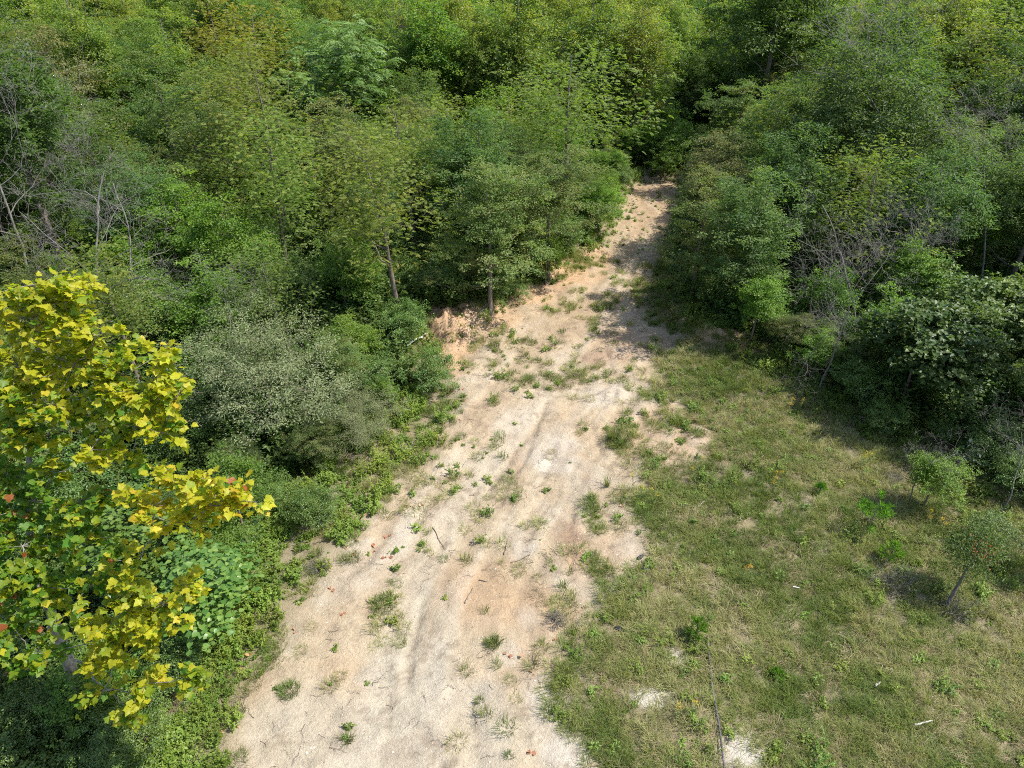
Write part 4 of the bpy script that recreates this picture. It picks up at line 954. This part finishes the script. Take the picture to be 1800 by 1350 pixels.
stick(842, 1018, 856, 1021, .012, M['twig'], 'fallen_stick', 'short dark stick just above the pale bent one', 'stick', 0, 8, .01)
stick(886, 972, 892, 946, .010, M['twig'], 'fallen_stick', 'thin brown stick upright on the bare middle of the track', 'stick', 0, 9, .01)
stick(898, 985, 932, 972, .008, M['twig'], 'fallen_stick', 'dark forked twig below the thin brown stick', 'stick', 2, 10, .01)
stick(1218, 898, 1238, 884, .016, M['white_wood'], 'fallen_stick', 'white curved stick at the upper edge of the grass field', 'stick', 1, 11, .05)
stick(1605, 1278, 1636, 1272, .02, M['white_wood'], 'fallen_stick', 'grey white stick in the lower right grass', 'stick', 0, 12, .06)
stick(1392, 1035, 1406, 1038, .016, M['white_wood'], 'fallen_stick', 'small white stick in the middle of the grass field', 'stick', 0, 13, .07)
stick(1537, 1209, 1546, 1203, .022, M['white_wood'], 'fallen_stick', 'stubby white stick right of the dark pole', 'stick', 0, 14, .07)
stick(1682, 1198, 1694, 1207, .018, M['twig'], 'fallen_stick', 'dark brown stick in the grass near the right edge', 'stick', 0, 15, .06)
stick(760, 925, 782, 962, .009, M['twig'], 'fallen_stick', 'reddish brown forked stick beside the left grass strip', 'stick', 2, 16, .01)
stick(268, 1205, 305, 1262, .012, M['bark_pale'], 'fallen_branch', 'bare pale branch over the bottom left bushes', 'branch', 2, 17, .7)

M['black_rag'] = bark_mat('black_rag', (.008, .008, .009), (.035, .035, .038), 5, .6)
M['white_rock'] = bark_mat('white_rock', (.5, .48, .44), (.7, .68, .64), 6)
def lump(px, py, sx, sy, sz, mat, name, label, cat, seed):
    import bmesh
    r = np.random.default_rng(seed); P = at(px, py); bm = bmesh.new(); bmesh.ops.create_icosphere(bm, subdivisions=3, radius=1)
    off_ = r.uniform(0, 50)
    for v_ in bm.verts:
        q = v_.co; f = .72 + .6 * float(fbm(np.array([q.x * 1.3 + off_ + q.z]), np.array([q.y * 1.3 - q.z]), .8, 3, seed)[0]); v_.co = Vector((q.x * sx * f, q.y * sy * f, max(-.2, q.z) * sz * f))
    me = bpy.data.meshes.new(name); bm.to_mesh(me); bm.free(); me.materials.append(mat)
    return tag(obj(name, me, None, (P[0], P[1], gz(P[0], P[1]) + sz * .2), r.uniform(0, 3)), label, cat)
lump(1089, 1109, .11, .06, .06, M['black_rag'], 'black_scrap', 'crumpled black scrap at the left border of the grass field', 'scrap', 1)
lump(1136, 997, .07, .05, .04, M['white_rock'], 'white_stone', 'small white stone where the bare dirt meets the field', 'stone', 2)
lump(1126, 978, .10, .05, .05, M['black_rag'], 'black_scrap', 'small dark scrap just above the white stone', 'scrap', 3)

# pine saplings
def pine(px, py, h, label, seed, wd=.5):
    r = np.random.default_rng(seed); P = at(px, py); o = empty('pine_sapling', (P[0], P[1], gz(P[0], P[1]))); tag(o, label, 'sapling')
    T_ = Tubes(); T_.add(np.array([[0, 0, 0], [.01, 0, h * .5], [0, .01, h]]), [.016, .012, .004], 6); L = Leaves()
    tips = [(np.array([0, 0, h * .8]), np.array([0, 0, h]))]
    for j in range(12):
        z_ = h * r.uniform(.15, .85); a_ = j * 2.4; ln = wd * (1.05 - z_ / h * .75); b = np.array([0, 0, z_]); e = b + np.array([math.cos(a_) * ln, math.sin(a_) * ln, ln * .55])
        T_.add(np.array([b, (b + e) / 2 - (0, 0, .02), e]), [.007, .005, .003], 4); tips.append((b, e))
    for b, e in tips:
        for k in range(int(38 * (1 + wd))):
            q = b + (e - b) * r.uniform(.25, 1); d = unit(e - b) * .8 + r.normal(0, .6, 3) + (0, 0, .3)
            L.add(q[None], d[None], r.normal(0, 1, (1, 3)), r.uniform(.12, .2) * min(1, .4 + h * .6), .009, r.uniform())
    obj('trunk', T_.mesh('pine_trunk', [M['bark']]), o); obj('needles', L.mesh('pine_needles', [M['pine']]), o)
pine(1222, 1122, .55, 'small bright green pine sapling at the upper end of the dark pole', 1, .24)
pine(1525, 935, 1.3, 'largest bright green pine sapling at the edge of the field', 2, .5)
pine(1562, 985, .6, 'small pine sapling in front of the largest one', 3, .3)
pine(1440, 866, .3, 'tiny lime green pine sapling in the upper field', 4, .18)
pine(1770, 850, .9, 'pine sapling in the shade at the right edge', 5, .4)
pine(1365, 1192, .16, 'tiny green sapling right of the dark pole', 6, .16)

# red tinged sapling at the right
def young(px, py, h, rad, label, seed, mats, wts, name='young_tree', lean=(.0, 0), ll=.06, n=2600, z0=.35):
    r = np.random.default_rng(seed); P = at(px, py); o = empty(name, (P[0], P[1], gz(P[0], P[1]))); tag(o, label, 'sapling')
    cl = lobed_clumps(rad, h * z0, h, 40, 6, seed) + np.array([lean[0], lean[1], 0]); T_, _n = wood_colon(cl, h, .05, seed, lean, 4, .25)
    obj('trunk', T_.mesh(name + '_trunk', [M['bark']]), o); L = Leaves(); mi = []
    q = cl[r.integers(len(cl), size=n)]; b = q + r.normal(0, .12, (n, 3)); L.add(b, r.normal(0, 1, (n, 3)) + (0, 0, -.2), np.array([0, 0, 1.]) + r.normal(0, .5, (n, 3)), ll * r.uniform(.6, 1.2, n), ll * .5, r.uniform(0, 1, n))
    me = L.mesh(name + '_crown', mats); pick = r.choice(len(mats), size=n, p=wts) if len(mats) > 1 else np.zeros(n, int)
    if len(mats) > 1: pick = np.where((q[:, 2] > h * .78) & (q[:, 0] < lean[0] + .1) & (r.uniform(0, 1, n) < .4), 1, 0)
    me.polygons.foreach_set('material_index', np.repeat(pick, 2).astype(np.int32)); obj('crown', me, o)
young(1665, 1062, 1.9, .75, 'sapling with a leaning dark stem and reddish top near the right edge', 81, [M['elm'], M['red_leaf']], [.9, .1], lean=(.35, .3), n=3600)
young(1690, 830, 1.0, .25, 'sprig with pale almost white leaves in the shade at the right', 82, [M['pale']], [1], ll=.11, n=40, name='pale_sprig')
young(1830, 1010, 2.0, .8, 'green sapling half outside the right edge beside the reddish one', 83, [M['redbud']], [1])
def brush(px, py, rad, h, label, seed):
    r = np.random.default_rng(seed); P = at(px, py); o = empty('dead_brush', (P[0], P[1], gz(P[0], P[1]))); tag(o, label, 'brush'); T_ = Tubes()
    for j in range(46):
        a_ = r.uniform(0, 6.28); b = np.array([math.cos(a_), math.sin(a_), 0]) * rad * r.uniform(0, .35); grow_bare(T_, b, unit(np.array([math.cos(a_) * .8, math.sin(a_) * .8, r.uniform(.3, 1.3)])), h * r.uniform(.5, 1), .006, 3, r, .5)
    obj('branches', T_.mesh('dead_branches', [M['bark_pale']]), o)
brush(1570, 1030, .5, .65, 'grey leafless brush heap left of the reddish sapling', 5)
brush(1690, 1075, .45, .5, 'grey dead twigs round the foot of the leaning sapling', 6)
brush(975, 1095, .35, .3, 'flat dead weed stalks on the dirt at the left border of the field', 7)
brush(560, 1000, .3, .3, 'dry stalks at the left edge of the track', 8)

# distinct tufts on the bare track
def tuft(px, py, h, sp, n_, label, seed, mat=None, name='grass_tuft'):
    P = at(px, py); V, F, vv_ = blades(n_, h, sp, .7, .0045, seed); me = new_mesh(name, V, F, 3, [mat or M['tuft']], vv_)
    return tag(obj(name, me, None, (P[0], P[1], gz(P[0], P[1]))), label, 'tuft', 'grass tufts and weeds standing on the dirt track')
M['tuft'] = leaf_mat('tuft_blade', [(.05, .095, .018), (.10, .15, .03), (.20, .20, .07)], rough=.6, trans=.3)
TU = [(1080, 772, .62, .09, 130, 'tallest upright grass tuft on the right side of the track'), (1094, 780, .5, .08, 90, 'shorter grass tuft touching the tallest one'), (1068, 850, .4, .06, 60, 'thin grass tuft below the tallest one'),
      (868, 1135, .3, .12, 130, 'spiky dark tuft low in the middle of the track'), (842, 1232, .12, .07, 60, 'small round green weed below the spiky tuft'), (990, 1035, .3, .1, 50, 'star shaped spiky weed on the right of the orange dirt'),
      (868, 610, .3, .2, 150, 'bright green weed clump right of the clay mound'), (945, 632, .22, .14, 90, 'bright weed clump in the middle of the narrowing track'), (510, 1218, .16, .2, 240, 'dark round grass patch at the lower left of the track'),
      (675, 1065, .16, .28, 420, 'biggest green grass patch on the left half of the track'), (612, 1305, .2, .09, 80, 'little weed near the bottom edge on the left'), (895, 1332, .1, .08, 60, 'flat weed at the bottom edge in the middle'), (1042, 1002, .14, .08, 70, 'round green weed left of the white stone')]
for i, t_ in enumerate(TU): tuft(*t_, 200 + i)
def goldenrod(px, py, label, seed, n_=5):
    r = np.random.default_rng(seed); P = at(px, py); o = empty('goldenrod', (P[0], P[1], gz(P[0], P[1]))); tag(o, label, 'flower', 'yellow goldenrod plants in the field')
    T_ = Tubes(); L = Leaves(); Lf = Leaves()
    for k in range(n_):
        b = np.array([*r.normal(0, .2, 2), 0]); e = b + np.array([*r.normal(0, .08, 2), r.uniform(.35, .6)]); T_.add(np.array([b, (b + e) / 2, e]), [.004, .003, .002], 3)
        m_ = 34; bb = e + r.normal(0, .028, (m_, 3)); L.add(bb, r.normal(0, 1, (m_, 3)), r.normal(0, 1, (m_, 3)), .02, .014, r.uniform(0, 1, m_))
        m_ = 22; bb = b + (e - b) * r.uniform(.1, .9, (m_, 1)); a_ = r.uniform(0, 6.28, m_); Lf.add(bb, np.stack([np.cos(a_), np.sin(a_), np.full(m_, .3)], 1), np.tile([0, 0, 1.], (m_, 1)), .07, .018, r.uniform(0, 1, m_))
    obj('stem', T_.mesh('goldenrod_stem', [M['twig']]), o); obj('flower_head', L.mesh('goldenrod_flowers', [M['flower']]), o); obj('leaves', Lf.mesh('goldenrod_leaves', [M['tuft']]), o)
for i, (px, py, lb) in enumerate([(1358, 860, 'yellow goldenrod in the middle of the upper field'), (1503, 812, 'yellow goldenrod nearest the forest edge'), (1224, 836, 'yellow goldenrod where the field meets the dirt'), (1328, 1020, 'lone yellow goldenrod in the centre of the grass field'),
    (1208, 1260, 'yellow goldenrod left of the dark pole'), (1376, 722, 'yellow goldenrod in the shaded upper grass'), (1648, 925, 'yellow goldenrod beside the reddish sapling'), (1130, 880, 'pale yellow goldenrod at the left border of the field')]): goldenrod(px, py, lb, 300 + i, 2 if i in (3, 4, 2) else 4)
